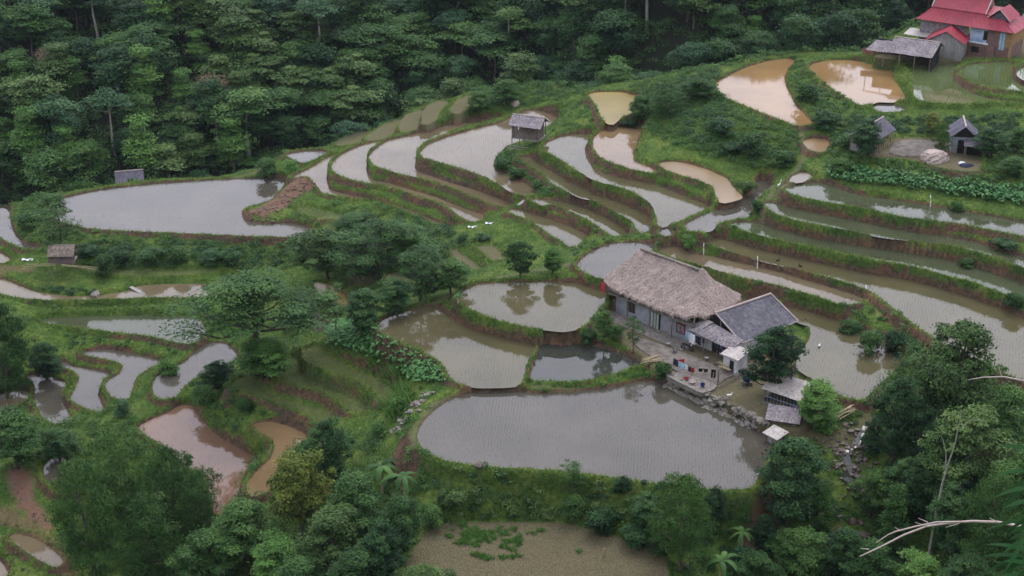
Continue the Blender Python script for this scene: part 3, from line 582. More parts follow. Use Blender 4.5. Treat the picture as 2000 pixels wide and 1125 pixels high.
for i in range(12000):
    x, y = rf.uniform(-105, 110), rf.uniform(175, 320); s = y - np.interp(x, CREST[:, 0], CREST[:, 1])
    if s < 2.5: continue
    z = grid_z(x, y); px, py, _ = topx((x, y, z))
    if not (-40 < px < 2040 and py > -40): continue
    C.append((x, y, z + rf.uniform(.2, 2.2) * min(1, s / 8)))
C = np.array(C); C = C[:3200]; rd_ = rf.uniform(1.0, 2.3, len(C)) * np.clip((C[:, 1] - np.interp(C[:, 0], CREST[:, 0], CREST[:, 1])) / 9, .45, 1); V, F, tv = leaves(rf, C, rd_, 230000, .42)
tag(mesh_np('undergrowth', V, F, LM['mid'], dict(tv=tv)), 'saplings and creepers filling the floor of the slope forest', 'undergrowth', kind='stuff')
# woods over the brow of the hill, out of the frame but mirrored in the paddies
V_, F_, T_ = [], [], []; o_ = 0
for q in FAR:
    v, f, tv = RAW[q[0]]; ca, sa = math.cos(q[4]), math.sin(q[4]); v = v * np.array([q[2] * 1.5, q[2] * 1.5, q[3]]); v = np.stack([v[:, 0] * ca - v[:, 1] * sa + q[1][0], v[:, 0] * sa + v[:, 1] * ca + q[1][1], v[:, 2] + q[1][2]], 1)
    V_.append(v); F_.append(f + o_); T_.append(np.clip(tv + {'dark': 0, 'mid': .2, 'layer': .35, 'cone1': .4}.get(q[0][:5], .1), 0, 1)); o_ += len(v)
for i in range(420):
    x, s = rf.uniform(-210, 210), rf.uniform(30, 110); y = np.interp(x, CREST[:, 0], CREST[:, 1]) + s; z = grid_z(x, y)
    px, py, _ = topx((x, y, z))
    if -80 < px < 2080 and py > -30: continue
    C = envelope(rf, 8, 10, 8, 2.5, 'round') * rf.uniform(.7, 1.1) + np.array([x, y, z]); v, f, tv = leaves(rf, C, np.full(8, 2.2), 260, 1.5)
    V_.append(v); F_.append(f + o_); T_.append(tv); o_ += len(v)
tag(mesh_np('forest', np.concatenate(V_), np.concatenate(F_), LM['mid'], dict(tv=np.concatenate(T_))), 'dark woods covering the brow of the hill beyond the terraces', 'forest', kind='stuff')

def tree(key, px, py, top, wpx, label, name='tree', cat='tree', group=None, rot=None, zoff=0):
    p = at(px, py); _, _, dep = topx(p); m = dep / FPX
    H = (py - top) * m / math.cos(PITCH + math.atan((py - 562.5) / FPX)); W = wpx * m
    a, b_, h, w_ = PROTO[key]
    W = W * 1.0; H = max(H - W * .22, H * .55)          # the crown's own depth also shows upward from this height
    return put(key, name, (p.x, p.y, p.z - .15 + zoff), W / w_, H / h, rng.uniform(0, 6.28) if rot is None else rot, label, cat, group)
TR = [
 ('tall1', 487, 306, 150, 120, 'forest edge tree with a tall pale forked trunk above the slumped bank'),
 ('tall1', 432, 318, 205, 80, 'slimmer pale trunked tree left of the forked forest edge tree'),
 # left side and middle
 ('sparse', 122, 506, 374, 120, 'open airy tree with thin leaves at the left end of the large paddy'),
 ('feather_g', 14, 772, 566, 170, 'bright green feathery bamboo at the left edge beside the curved paddies'),
 ('near_dark', 92, 742, 650, 90, 'small dark tree right of the bright bamboo at left edge'),
 ('near_round', 36, 915, 778, 150, 'bushy tree at the left edge above the red earth terrace'),
 ('near_dark', 118, 900, 818, 90, 'low dark tree between the left edge and the little whitish paddy'),
 ('feather', 185, 1135, 880, 190, 'feathery bamboo clump in front of the red earth terrace'),
 ('feather_g', 235, 1000, 815, 190, 'large bamboo clump beside the whitish paddy strip, plumes leaning right'),
 ('feather_g', 345, 1030, 850, 170, 'bamboo clump in front of the reddish brown paddy'),
 ('feather', 300, 1145, 950, 170, 'dark bamboo clump low in the picture below the reddish paddy'),
 ('feather', 395, 1060, 905, 120, 'narrow bamboo clump left of the winding muddy paddy'),
 ('sparse_pale', 318, 1115, 950, 110, 'thin leaning tree with pale forked branches against dark bamboo'),
 ('spray', 498, 728, 478, 330, 'large spreading tree with flat leaf sprays left of the taro patch'),
 ('near_light', 525, 738, 640, 130, 'rounded light green tree under the large spreading tree'),
 ('near_dark', 425, 760, 690, 80, 'small dark tree by the grey paddy under the spreading tree'),
 ('spray2', 742, 545, 392, 190, 'dark flat-crowned tree above the ravine, largest of that thicket'),
 ('near_olive', 640, 545, 415, 165, 'olive tree with brown tinged leaves beyond the spreading tree'),
 ('spray2', 822, 588, 452, 150, 'dark open tree on the ravine side next to the olive pond'),
 ('near_round', 880, 575, 490, 90, 'green tree at the corner of the upper olive pond'),
 ('near_round', 692, 455, 398, 110, 'leafy tree on the grass bank below the striped terraces'),
 ('near_dark', 712, 648, 540, 105, 'dense dark tree between pale trunk and taro patch'),
 ('near_dark', 775, 618, 528, 85, 'dark tree standing beside the olive pond path'),
 ('sparse_pale', 658, 655, 535, 70, 'thin tree with tall pale trunk in front of ravine pond'),
 ('sparse_pale', 845, 545, 470, 60, 'thin pale stemmed tree among the dark ravine trees'),
 ('near_dark', 585, 640, 560, 90, 'dark tree behind the spreading tree near the ravine stream'),
 ('near_round', 1016, 542, 455, 72, 'rounded green tree at the corner of three terraces'),
 ('near_light', 1080, 535, 472, 58, 'smaller lighter green tree right of the rounded one'),
 ('near_round', 790, 500, 415, 120, 'green tree behind the ravine thicket below the striped terraces'),
 # lower middle
 ('near_dark', 642, 965, 800, 118, 'tall dark green tree below the grassy terraces'),
 ('near_yellow', 592, 1048, 862, 150, 'yellow-green tree beside the winding grey paddy'),
 ('near_round', 700, 1055, 905, 150, 'mid green tree between yellow-green tree and banana plants'),
 ('near_olive', 655, 1120, 965, 175, 'olive tree in the thicket left of the dry field'),
 ('near_round', 785, 1090, 955, 115, 'leafy tree at the upper left corner of dry field'),
 ('near_dark', 748, 1145, 1005, 130, 'dark tree hanging over the left side of dry field'),
 ('near_round', 478, 1095, 962, 150, 'round tree under the winding grey paddy'),
 ('near_light', 545, 1140, 1030, 150, 'light green tree at the bottom below the yellow-green one'),
 ('near_round', 410, 1145, 1020, 140, 'round tree at the bottom right of the bamboo'),
 ('near_olive', 830, 1185, 1085, 120, 'olive shrub-like tree at the bottom left corner of dry field'),
 ('near_round', 700, 1190, 1060, 150, 'green tree cut by the bottom edge left of dry field'),
 ('near_round', 590, 1200, 1075, 150, 'green tree cut by the bottom edge under the light one'),
 ('sparse', 1118, 958, 884, 62, 'little slender tree on the bank below the big pond'),
 ('near_dark', 1215, 962, 918, 44, 'small round dark tree on the bank of big pond'),
 ('feather', 1328, 1115, 905, 160, 'pale feathery tree in front of the big pond'),
 ('near_dark', 1392, 1040, 940, 70, 'dark tree right behind the pale feathery tree'),
 ('near_dark', 1262, 1035, 950, 90, 'dark broad-leaved tree left of the pale feathery tree'),
 ('near_dark', 1537, 1030, 822, 180, 'tall dark tree with bare lower trunk right of the big pond'),
 ('near_round', 1590, 1060, 930, 90, 'green tree right of the bare lower trunk'),
 # by the houses
 ('near_dark', 1507, 768, 612, 138, 'dense dark tree hiding the right end of the thatched house'),
 ('near_light', 1592, 838, 724, 108, 'light green tree next to the white tin roof'),
 ('sparse', 1236, 690, 606, 58, 'slim young tree before the blue-grey house wall'),
 ('near_round', 1180, 668, 595, 50, 'small tree at the left corner of the thatched house'),
 # right thicket
 ('near_olive', 1852, 850, 596, 200, 'tallest tree with olive crown standing against the long right paddy'),
 ('near_dark', 1742, 905, 715, 130, 'dark tree on the left side of the right thicket'),
 ('near_olive', 1872, 985, 770, 190, 'big olive crown below the tallest tree at right'),
 ('near_round', 1955, 900, 735, 130, 'tree near the right edge below the muddy paddy corner'),
 ('near_olive', 1795, 860, 700, 110, 'olive tree between the dark tree and the tallest tree'),
 ('near_dark', 1770, 1020, 870, 130, 'dark tree behind the bare white trunk'),
 ('dead_twig', 1765, 965, 885, 80, 'nearly leafless twiggy tree left of the white trunk'),
 ('conic', 1735, 1095, 935, 85, 'pointed dense tree left of the white trunk near bottom'),
 ('feather', 1925, 1110, 905, 170, 'blue-green bamboo clump at the lower right edge'),
 ('near_round', 1985, 1010, 860, 120, 'round tree cut by the right edge'),
 ('near_dark', 1845, 1080, 930, 130, 'dark tree just right of the bare white trunk'),
 ('near_dark', 1640, 1150, 1010, 130, 'dark tree in the gully at the bottom'),
 ('near_round', 1560, 1135, 1010, 140, 'leafy tree at the bottom between banana plant and gully'),
 ('near_round', 1700, 1165, 1040, 130, 'round tree at the bottom right of the rocky gully'),
 ('near_light', 1790, 1170, 1065, 120, 'light green tree at the bottom under the bare trunk'),
 ('near_dark', 1880, 1180, 1060, 140, 'dark tree at the bottom under the bamboo'),
 ('near_round', 1470, 1160, 1065, 110, 'round tree at the bottom beside the banana plant'),
 ('near_dark', 1490, 1075, 990, 70, 'small dark tree below the reddish footpath'),
 ('near_round', 1950, 1030, 880, 130, 'green tree between the olive crown and lower right bamboo'),
 ('near_dark', 1830, 940, 800, 120, 'dark tree between the two olive crowns at right'),
 ('near_round', 1700, 1010, 905, 90, 'green tree at the right bank of the stream'),
 # upper right farm
 ('near_dark', 1690, 306, 214, 92, 'dark tree beside the left grey farm shed'),
 ('near_yellow', 1820, 262, 208, 48, 'small yellow leaved tree behind the farm yard'),
 ('near_blue' if 'near_blue' in PROTO else 'feather', 1836, 304, 230, 44, 'slim blue-green tree left of the little gabled shed'),
 ('near_dark', 1932, 308, 232, 78, 'dark tree right of the little gabled shed'),
 ('near_round', 1985, 300, 236, 60, 'green tree by the right edge level with the farm yard'),
 ('near_round', 1975, 345, 290, 70, 'low green tree by the right edge below the bare patch'),
 ('near_round', 1250, 240, 172, 62, 'dark green tree right of the yellow pond'),
 ('near_blue' if 'near_blue' in PROTO else 'feather', 1300, 228, 155, 90, 'feathery tree on the bank between yellow pond and muddy paddy'),
 ('near_round', 1362, 196, 136, 80, 'tree against the forest left of the muddy orange paddy'),
 ('near_round', 990, 205, 140, 70, 'bushy tree on the bank beyond the grey stilted hut'),
 ('near_round', 935, 222, 165, 60, 'bushy tree left of the pale dry bush'),
]
for k, a, b_, c, d, lab in TR: tree(k, a, b_, c, d, lab, group='trees on the terrace banks and in the valley')
BU = [
 ('bush_mid', 60, 440, 398, 70, 'green bush at the left end of the large paddy'), ('bush_mid', 105, 404, 366, 60, 'bush where the crest meets the large paddy'),
 ('bush_dark', 165, 500, 462, 60, 'dark bush behind the brown roofed stilt shelter'), ('bush_mid', 205, 535, 485, 60, 'bush right of the brown roofed stilt shelter'),
 ('bush_dark', 235, 508, 465, 62, 'dark bush on the bank below the large paddy, nearest the shelter'), ('bush_dark', 300, 512, 464, 66, 'dark bush on the bank below the middle of large paddy'),
 ('bush_mid', 350, 510, 468, 56, 'mid green bush on the bank below the large paddy'), ('bush_blue', 410, 512, 474, 52, 'pale blue-green bush with white tips on the bank'),
 ('bush_dark', 450, 515, 470, 56, 'dark bush right of the pale blue-green one on the bank'), ('bush_mid', 580, 488, 452, 60, 'bush at the right end of the bank below large paddy'),
 ('bush_mid', 520, 345, 296, 60, 'bush on the mound behind the large paddy'), ('bush_light', 570, 338, 302, 50, 'lighter bush on the mound near the triangular paddy'),
 ('bush_mid', 505, 738, 650, 90, 'bush at the foot of the large spreading tree'), ('bush_light', 330, 730, 690, 50, 'bush on the rim of the grey curved paddies'),
 ('bush_blue', 238, 812, 772, 46, 'blue-green bush at the foot of the curved paddies'), ('bush_mid', 400, 790, 740, 60, 'bush between grey paddy and red-brown paddy'),
 ('bush_mid', 980, 330, 300, 44, 'leafy bush at the foot of the grey stilted hut'), ('bush_mid', 1010, 350, 318, 44, 'leafy bush on the viny bund below the stilted hut'),
 ('bush_mid', 1050, 372, 342, 40, 'leafy bush at the low end of the viny bund'), ('bush_dark', 1226, 250, 222, 36, 'bush between the yellow pond and its neighbour paddy'),
 ('bush_dark', 1410, 262, 214, 66, 'dark bush under the muddy orange paddy'), ('bush_mid', 1465, 300, 246, 70, 'bush in the middle of the green slope'),
 ('bush_dark', 1430, 300, 262, 56, 'dark bush below the slope path'), ('bush_mid', 1530, 325, 280, 62, 'bush left of the small muddy pool'), ('bush_olive', 1455, 372, 335, 50, 'olive bush at the corner above the diagonal paddy'),
 ('bush_mid', 1575, 200, 150, 60, 'bush on the strip between the two orange paddies'), ('bush_dark', 1610, 250, 200, 64, 'dark bush lower on the strip between orange paddies'),
 ('bush_mid', 1655, 290, 246, 62, 'bush above the small muddy pool'), ('bush_mid', 1640, 335, 296, 58, 'bush at the left end of the crop patch'),
 ('bush_dark', 1480, 412, 380, 30, 'small shrub on the diagonal bund'), ('bush_mid', 1868, 412, 384, 36, 'broad-leaved shrub growing from the brown bank over green water'),
 ('bush_mid', 1700, 690, 630, 70, 'bush on the bank right of house pond'), ('bush_dark', 1745, 690, 632, 60, 'dark bush at the corner of house pond'), ('bush_mid', 1660, 650, 612, 56, 'bush hanging over the house pond'),
 ('bush_dark', 1960, 480, 450, 60, 'bush on the right end of a striped terrace bank'), ('bush_mid', 1890, 520, 490, 50, 'bush low on the striped terrace bank'), ('bush_mid', 1980, 600, 560, 50, 'bush at right edge by the long paddy'),
 ('bush_mid', 1295, 742, 694, 46, 'leafy bush at the corner of the washing yard'), ('bush_mid', 1205, 662, 625, 40, 'bush before the left end of house wall'), ('bush_light', 1608, 836, 798, 66, 'low bush by the heap of branches'),
 ('bush_dark', 1150, 668, 630, 40, 'dark bush between upper olive pond and fishpond'), ('bush_mid', 1120, 1010, 955, 60, 'bush on the slope above the dry field'), ('bush_dark', 1180, 1035, 972, 80, 'dark bush on the slope above the right of dry field'),
 ('bush_dark', 1240, 1060, 1005, 80, 'dark bush at the upper right corner of dry field'), ('bush_mid', 1290, 1085, 1030, 60, 'broad-leaved bush right of the dry field'), ('bush_olive', 880, 985, 935, 70, 'olive bush on the bank under the big pond'),
 ('bush_mid', 845, 1030, 975, 60, 'bush at the foot of the bank left of dry field'), ('bush_mid', 1560, 945, 890, 70, 'bush beside the rocky stream'), ('bush_dark', 1700, 880, 830, 60, 'dark bush over the rocky stream'),
 ('bush_blue', 1450, 1120, 1060, 70, 'blue-green bush beside the banana plant at the bottom'), ('bush_light', 1920, 735, 690, 46, 'light bush beside the muddy corner of the long paddy'),
 ('bush_mid', 740, 850, 812, 50, 'bush in the stream gully beside the big pond'), ('bush_light', 780, 805, 765, 44, 'light bush where the gully starts'), ('bush_mid', 480, 800, 768, 50, 'bush at the left of grassy terraces'),
 ('bush_dark', 940, 470, 446, 40, 'dark bush beside the white cloths'), ('bush_mid', 905, 475, 448, 36, 'bush left of the white cloths'), ('bush_light', 1345, 478, 448, 40, 'light bush where four bunds meet'),
]
for k, a, b_, c, d, lab in BU: tree(k, a, b_, c, d, lab, name='bush', cat='bush', group='bushes on the banks')

# ------------------------------------------------------------------ scatter over the ground by area
DEPX = None
C_, S_ = math.cos(PITCH), math.sin(PITCH)
dz_ = Z - CAM_H; dep_ = Y * C_ - dz_ * S_; dep_ = np.maximum(dep_, 1e-3)
PXG = 1000 + FPX * X / dep_; PYG = 562.5 - FPX * (Y * S_ + dz_ * C_) / dep_
AREA = np.gradient(gx)[None, :] * np.gradient(gy)[:, None]
SEEN = (PXG > -60) & (PXG < 2060) & (PYG > -10) & (PYG < 1200) & (Y > 100) & (Y < 275)
LANDM = (INS < 0) & (NEAR > .12)
def pick(mask, per_m2, rg):
    j, i = np.nonzero(mask); pr = AREA[j, i] * per_m2; n = np.floor(pr + rg.random(len(pr))).astype(int); n = np.minimum(n, 30)
    j, i = np.repeat(j, n), np.repeat(i, n); m = len(j)
    x = gx[i] + rg.uniform(-.5, .5, m) * np.gradient(gx)[i]; y = gy[j] + rg.uniform(-.5, .5, m) * np.gradient(gy)[j]
    a = np.clip(np.searchsorted(gx, x) - 1, 0, nx_ - 2); b_ = np.clip(np.searchsorted(gy, y) - 1, 0, ny_ - 2)
    u = (x - gx[a]) / (gx[a + 1] - gx[a]); v = (y - gy[b_]) / (gy[b_ + 1] - gy[b_])
    z = (Z[b_, a] * (1 - u) + Z[b_, a + 1] * u) * (1 - v) + (Z[b_ + 1, a] * (1 - u) + Z[b_ + 1, a + 1] * u) * v
    return x, y, z, j, i
ny_, nx_ = Z.shape
def blades(rg, x, y, z, h, wd, nb, spread, lean=.5):
    n = len(x); x, y, z, h = (np.repeat(q, nb) for q in (x, y, z, h * np.ones(n))); m = n * nb
    a = rg.uniform(0, 6.283, m); ox, oy = np.cos(a) * spread * rg.random(m), np.sin(a) * spread * rg.random(m); b_ = rg.uniform(0, 6.283, m)
    hh = h * rg.uniform(.6, 1.3, m); P = np.stack([x + ox, y + oy, z - .03], 1); sd_ = np.stack([np.cos(b_), np.sin(b_), 0 * b_], 1) * (wd / 2)
    tip = P + np.stack([np.cos(a) * lean * hh, np.sin(a) * lean * hh, hh], 1)
    return np.stack([P - sd_, P + sd_, tip], 1).reshape(-1, 3), np.arange(3 * m).reshape(m, 3), m
def inpoly(pts): return sdf(np.array(pts, float), PXG, PYG) < 0
rg = np.random.default_rng(5)
grass_ok = SEEN & LANDM & (dirt < .5) & (forest < .6) & (earth < .45)
x, y, z, j, i = pick(grass_ok & (NEAR > .2), 5.5, rg)
h = .10 + .22 * fbm(x / 5, y / 5, 2) * (1 + .8 * (DLOW[j, i] < 1.2))
V, F, m = blades(rg, x, y, z, h, .07, 3, .16)
tvv = np.clip(.15 + .7 * np.repeat(fbm(x / 3.1, y / 3.1, 3), 9) + rg.uniform(-.15, .15, len(V)), 0, 1)
GRM = leaf_mat('grass_blade', (.052, .100, .018), (.108, .180, .034), (.185, .250, .056), .7)
tag(mesh_np('grass', V, F, GRM, dict(tv=tvv)), 'short green grass on the bunds and terrace banks', 'grass', kind='stuff'); print('grass tris', m)

# longer grass hanging over the rims of the paddies
x, y, z, j, i = pick(SEEN & LANDM & (NEAR > .15) & (NEAR < .95) & (earth < .7) & (dirt < .5) & (forest < .6), 9, rg); V, F, m = blades(rg, x, y, z, .30 + .18 * fbm(x, y), .08, 4, .2, .8)
tag(mesh_np('grass', V, F, GRM, dict(tv=np.clip(np.repeat(fbm(x / 2, y / 2), 12) + rg.uniform(.0, .35, len(V)), 0, 1))), 'longer grass hanging over the rims of the paddy bunds', 'grass', kind='stuff')
# undergrowth clumps
UG = [  # polygon in picture, clumps per m2, radius, material, droop
 ([(20,405),(90,395),(170,455),(540,470),(640,470),(640,520),(380,530),(230,520),(200,545),(90,500),(30,470)], .45, .7, 'mid'),
 ([(150,470),(560,475),(560,520),(240,525)], .3, .8, 'dark'),
 ([(20,385),(160,378),(140,392),(40,410)], .2, .8, 'mid'),
 ([(560,395),(760,400),(900,470),(940,500),(880,560),(760,600),(640,560),(600,500)], .3, .85, 'mid'),
 ([(620,420),(880,430),(900,530),(700,560)], .2, .95, 'dark'), ([(600,480),(760,470),(800,560),(640,600)], .1, .9, 'olive'), ([(380,600),(600,620),(560,740),(440,740)], .2, .6, 'mid'),
 ([(960,300),(1000,295),(1090,375),(1060,395)], .9, .5, 'mid'), ([(1110,170),(1180,175),(1190,240),(1230,262),(1080,262),(1075,200)], .3, .55, 'light'),
 ([(920,150),(1150,150),(1140,180),(1000,215),(930,228)], .55, .8, 'mid'), ([(1230,170),(1400,120),(1430,210),(1560,262),(1570,330),(1480,330),(1330,290),(1250,250)], .55, .75, 'mid'),
 ([(1240,180),(1400,140),(1420,230),(1540,290),(1480,320),(1360,280)], .25, .9, 'dark'), ([(1260,200),(1400,160),(1560,300),(1480,330),(1300,280)], .25, .6, 'light'), ([(1540,120),(1570,120),(1700,235),(1700,300),(1600,280),(1545,190)], .45, .6, 'mid'),
 ([(1615,230),(1990,225),(1990,262),(1900,262),(1880,290),(1830,262),(1740,262),(1690,290),(1630,300)], .6, .7, 'dark'),
 ([(1620,290),(1690,305),(1920,340),(2010,350),(2010,390),(1700,345),(1610,335)], .7, .65, 'mid'), ([(1915,262),(2010,262),(2010,350),(1915,335)], .7, .7, 'mid'),
 ([(1400,90),(1560,88),(1560,112),(1400,130),(1320,160),(1300,150)], .35, .5, 'mid'),
 ([(1520,575),(1660,615),(1760,650),(1770,610),(1700,590),(1600,580)], .45, .5, 'mid'), ([(1400,510),(1500,560),(1640,600),(1520,600),(1300,510)], .3, .45, 'mid'),
 ([(840,905),(900,905),(1200,935),(1440,960),(1440,1060),(1290,1090),(1240,1050),(1100,1015),(860,1015)], .35, .55, 'dark'),
 ([(840,915),(1000,930),(1240,950),(1240,1030),(860,1010)], .5, .6, 'olive'), ([(810,860),(850,900),(850,1010),(800,1040),(740,960)], .5, .55, 'mid'),
 ([(560,830),(760,850),(800,1040),(830,1125),(400,1125),(430,960)], .4, 1.0, 'mid'), ([(0,780),(240,800),(420,900),(440,1125),(120,1125),(100,1000),(140,900),(0,930)], .35, 1.0, 'mid'),
 ([(0,640),(90,680),(130,720),(60,760),(0,750)], .3, .7, 'dark'), ([(140,640),(360,670),(350,690),(180,668),(100,690),(60,720)], .3, .4, 'mid'),
 ([(1440,960),(1520,1000),(1640,1000),(1640,1125),(1300,1125),(1300,1060)], .35, .75, 'dark'), ([(1700,700),(1760,640),(2000,780),(2000,1125),(1680,1125),(1740,960)], .35, 1.1, 'mid'),
 ([(1700,700),(1760,640),(2000,780),(2000,1125),(1680,1125),(1740,960)], .25, 1.1, 'dark'), ([(1500,840),(1620,860),(1680,1000),(1640,1040),(1500,960)], .3, .6, 'mid'),
 ([(1600,785),(1700,790),(1740,830),(1640,850)], .4, .5, 'mid'), ([(1100,640),(1260,690),(1260,712),(1160,684),(1090,668),(1050,665)], .9, .42, 'light'),
 ([(1150,560),(1210,600),(1215,670),(1150,650)], .6, .5, 'mid'), ([(1030,755),(1160,745),(1290,715),(1320,740),(1260,742),(1130,758),(1040,766)], 1.0, .36, 'light'),
 ([(1012,748),(1040,655),(1058,668),(1036,752)], 1.2, .34, 'light'), ([(455,640),(470,780),(430,800),(380,790),(370,720)], .4, .5, 'mid'), ([(360,780),(430,800),(510,860),(530,900),(500,880),(400,840)], .5, .5, 'mid'),
 ([(470,795),(590,830),(600,850),(510,822),(470,815)], .6, .45, 'mid'), ([(60,585),(400,590),(400,606),(70,606)], .3, .3, 'olive'), ([(60,555),(200,588),(190,575),(80,560)], .0, .3, 'mid'),
 ([(80,560),(190,568),(195,578),(90,574)], 1.0, .4, 'dark'), ([(0,620),(30,600),(80,640),(60,700),(0,700)], .3, .7, 'mid'), ([(0,1010),(80,1000),(150,1060),(150,1125),(0,1125)], .25, .35, 'brown'),
 ([(1380,440),(1480,395),(1520,440),(1470,445),(1400,460)], .35, .35, 'mid'), ([(1060,445),(1330,440),(1340,480),(1120,500)], .22, .4, 'mid'), ([(700,740),(840,740),(860,800),(800,860),(740,830)], .4, .45, 'light'),
]
by = defaultdict(list)
for poly, dens, rad, mt in UG:
    m_ = inpoly(poly) & LANDM & (dirt < .5) & (NEAR > .35)
    x, y, z, j, i = pick(m_, dens * 1.7, rg)
    if len(x): by[mt].append((np.stack([x, y, z + rad * .25], 1), rad * rg.uniform(.6, 1.3, len(x))))
for mt, L_ in by.items():
    C = np.concatenate([a for a, _ in L_]); rd = np.concatenate([b_ for _, b_ in L_]); n = int((rd ** 2).sum() * 150); n = min(n, 330000)
    pk = rg.choice(len(C), n, p=rd ** 2 / (rd ** 2).sum()); Cs, Rs = C, rd
    V, F, tv = leaves(rg, C, rd, n, .24, .7)
    tag(mesh_np('undergrowth', V, F, LM[mt], dict(tv=tv)), {'mid': 'green leafy undergrowth over the banks', 'dark': 'dark leafy undergrowth in thickets and on banks', 'light': 'light green creepers along the fishpond bunds and gully', 'olive': 'olive weeds on the slope below the big pond', 'brown': 'brown dry weeds on the lower left terrace banks'}[mt], 'undergrowth', kind='stuff')
    print('undergrowth', mt, len(C), n)

# broad leaved crop patches (big heart-shaped leaves on stalks)
def crop(poly, dens, hmin, hmax, size, mat, label, name='leafy_crop'):
    m_ = inpoly(poly) & (INS < 0) & (NEAR > .3); x, y, z, j, i = pick(m_, dens, rg); n = len(x); k = 4
    c = np.stack([x, y, z], 1).repeat(k, 0); m = n * k; h = np.repeat(rg.uniform(hmin, hmax, n), k) * rg.uniform(.7, 1.1, m); a = rg.uniform(0, 6.283, m)
    tip = c + np.stack([np.cos(a) * .3, np.sin(a) * .3, h], 1); s = size * rg.uniform(.6, 1.2, m)[:, None]
    out = np.stack([np.cos(a), np.sin(a), rg.uniform(-.75, .0, m)], 1); side = np.stack([-np.sin(a), np.cos(a), rg.uniform(-.3, .3, m)], 1)
    V = np.stack([tip - out * s * .25, tip + side * s * .42 - out * s * .05, tip + out * s * .75, tip - side * s * .42 - out * s * .05], 1).reshape(-1, 3)
    F = np.arange(4 * m).reshape(m, 4); sk = np.cross(out, (0, 0, 1)); sk = sk / (np.linalg.norm(sk, axis=1)[:, None] + 1e-9) * .02
    V2 = np.stack([c - sk, c + sk, tip + sk, tip - sk], 1).reshape(-1, 3); V = np.concatenate([V, V2]); F = np.concatenate([F, F + 4 * m])
    tv = np.clip(np.repeat(rg.uniform(.15, .9, m), 4), 0, 1); tag(mesh_np(name, V, F, LM[mat], dict(tv=np.concatenate([tv, tv]))), label, 'crop', kind='stuff'); print('crop', n)
crop([(1612,338),(1640,318),(1700,335),(1850,352),(2010,372),(2010,405),(1900,390),(1800,372),(1700,362),(1625,352)], 5, .5, 1.1, .5, 'taro', 'bright broad-leaved crop on the strip above the striped terraces')
crop([(640,650),(660,632),(700,632),(760,665),(830,705),(868,738),(866,752),(800,748),(760,722),(700,690),(645,675)], 5.5, .5, 1.1, .5, 'taro', 'bright broad-leaved crop beside the lower olive pond')

# tall grass on slopes and beside the crop
def tallgrass(poly, dens, h, mat, label):
    x, y, z, j, i = pick(inpoly(poly) & LANDM, dens, rg); V, F, m = blades(rg, x, y, z, h, .09, 9, .25, .75)
    tv = np.clip(np.repeat(rg.uniform(.2, .9, len(x)), 27), 0, 1); tag(mesh_np('tall_grass', V, F, mat, dict(tv=tv)), label, 'grass', kind='stuff')
tallgrass([(690,688),(740,690),(800,740),(810,790),(770,830),(740,790),(760,760),(700,715)], 3.2, 1.3, LM['light'], 'tall yellow-green grass between the crop and grassy terraces')
tallgrass([(860,955),(960,960),(1130,955),(1170,985),(1130,1010),(900,1010)], 1.6, 1.5, LM['blue'], 'long drooping grass on the slope above the dry field')
tallgrass([(850,905),(1240,945),(1240,965),(880,950)], 3, .5, GRM, 'soft grass edge along the big pond')
DFG = leaf_mat('young_rice', (.045, .12, .022), (.075, .19, .03), (.12, .26, .05), .6)
BFP = [((900,1032),(945,1048),22), ((925,1050),(960,1058),14), ((905,1060),(1000,1070),12), ((980,1035),(995,1060),12), ((1000,1052),(1012,1060),8), ((1012,1050),(1058,1038),8), ((960,1068),(1005,1074),6), ((925,1082),(955,1092),7), ((965,1090),(1010,1088),8), ((885,1028),(890,1030),6), ((875,1045),(880,1048),5), ((893,1062),(897,1064),6), ((1003,1034),(1006,1036),5), ((1132,1078),(1137,1080),5), ((930,1080),(932,1082),6)]
msk = np.zeros_like(Z, bool)
for (x0, y0), (x1, y1), r_ in BFP:
    p0, p1 = np.array([x0, y0]), np.array([x1, y1]); L2 = ((p1 - p0) ** 2).sum(); t_ = np.clip(((PXG - x0) * (x1 - x0) + (PYG - y0) * (y1 - y0)) / L2, 0, 1)
    msk |= np.hypot(PXG - x0 - t_ * (x1 - x0), (PYG - y0 - t_ * (y1 - y0)) * 1.6) < r_ * (.5 + .9 * n2)
x, y, z, j, i = pick(msk & (fbm(X * 1.3, Y * 1.3, 3) > .44) & (INS == [p['name'] for p in PAD].index('BF')), 42, rg); V, F, m = blades(rg, x, y, z, .3, .08, 6, .12, .9)
tag(mesh_np('rice_seedlings', V, F, DFG, dict(tv=np.repeat(rg.uniform(.2, .9, len(x)), 18))), 'bright patches of dense young rice on the dry field', 'rice', kind='stuff')
# sparse stubble in the dry field
x, y, z, j, i = pick((INS == [p['name'] for p in PAD].index('BF')) & SEEN & (n1 * .6 + n2 * .5 > .5), 9, rg); V, F, m = blades(rg, x, y, z, .12, .05, 3, .15)
tag(mesh_np('stubble', V, F, LM['olive'], dict(tv=np.repeat(rg.uniform(.2, .8, len(x)), 9))), 'thin stubble and weeds on the dry field', 'grass', kind='stuff')
# grassy wet terraces
wm_ = np.isin(INS, [k for k, p in enumerate(PAD) if p['look'] == 'marsh'])
x, y, z, j, i = pick(wm_ & (fbm(X / 2.5, Y / 2.5) > .36), 14, rg); V, F, m = blades(rg, x, y, z, .16, .06, 3, .15)
tag(mesh_np('marsh_grass', V, F, GRM, dict(tv=np.clip(np.repeat(fbm(x / 3, y / 3), 9) + .1, 0, 1))), 'low green growth on the three grassy terraces', 'grass', kind='stuff')

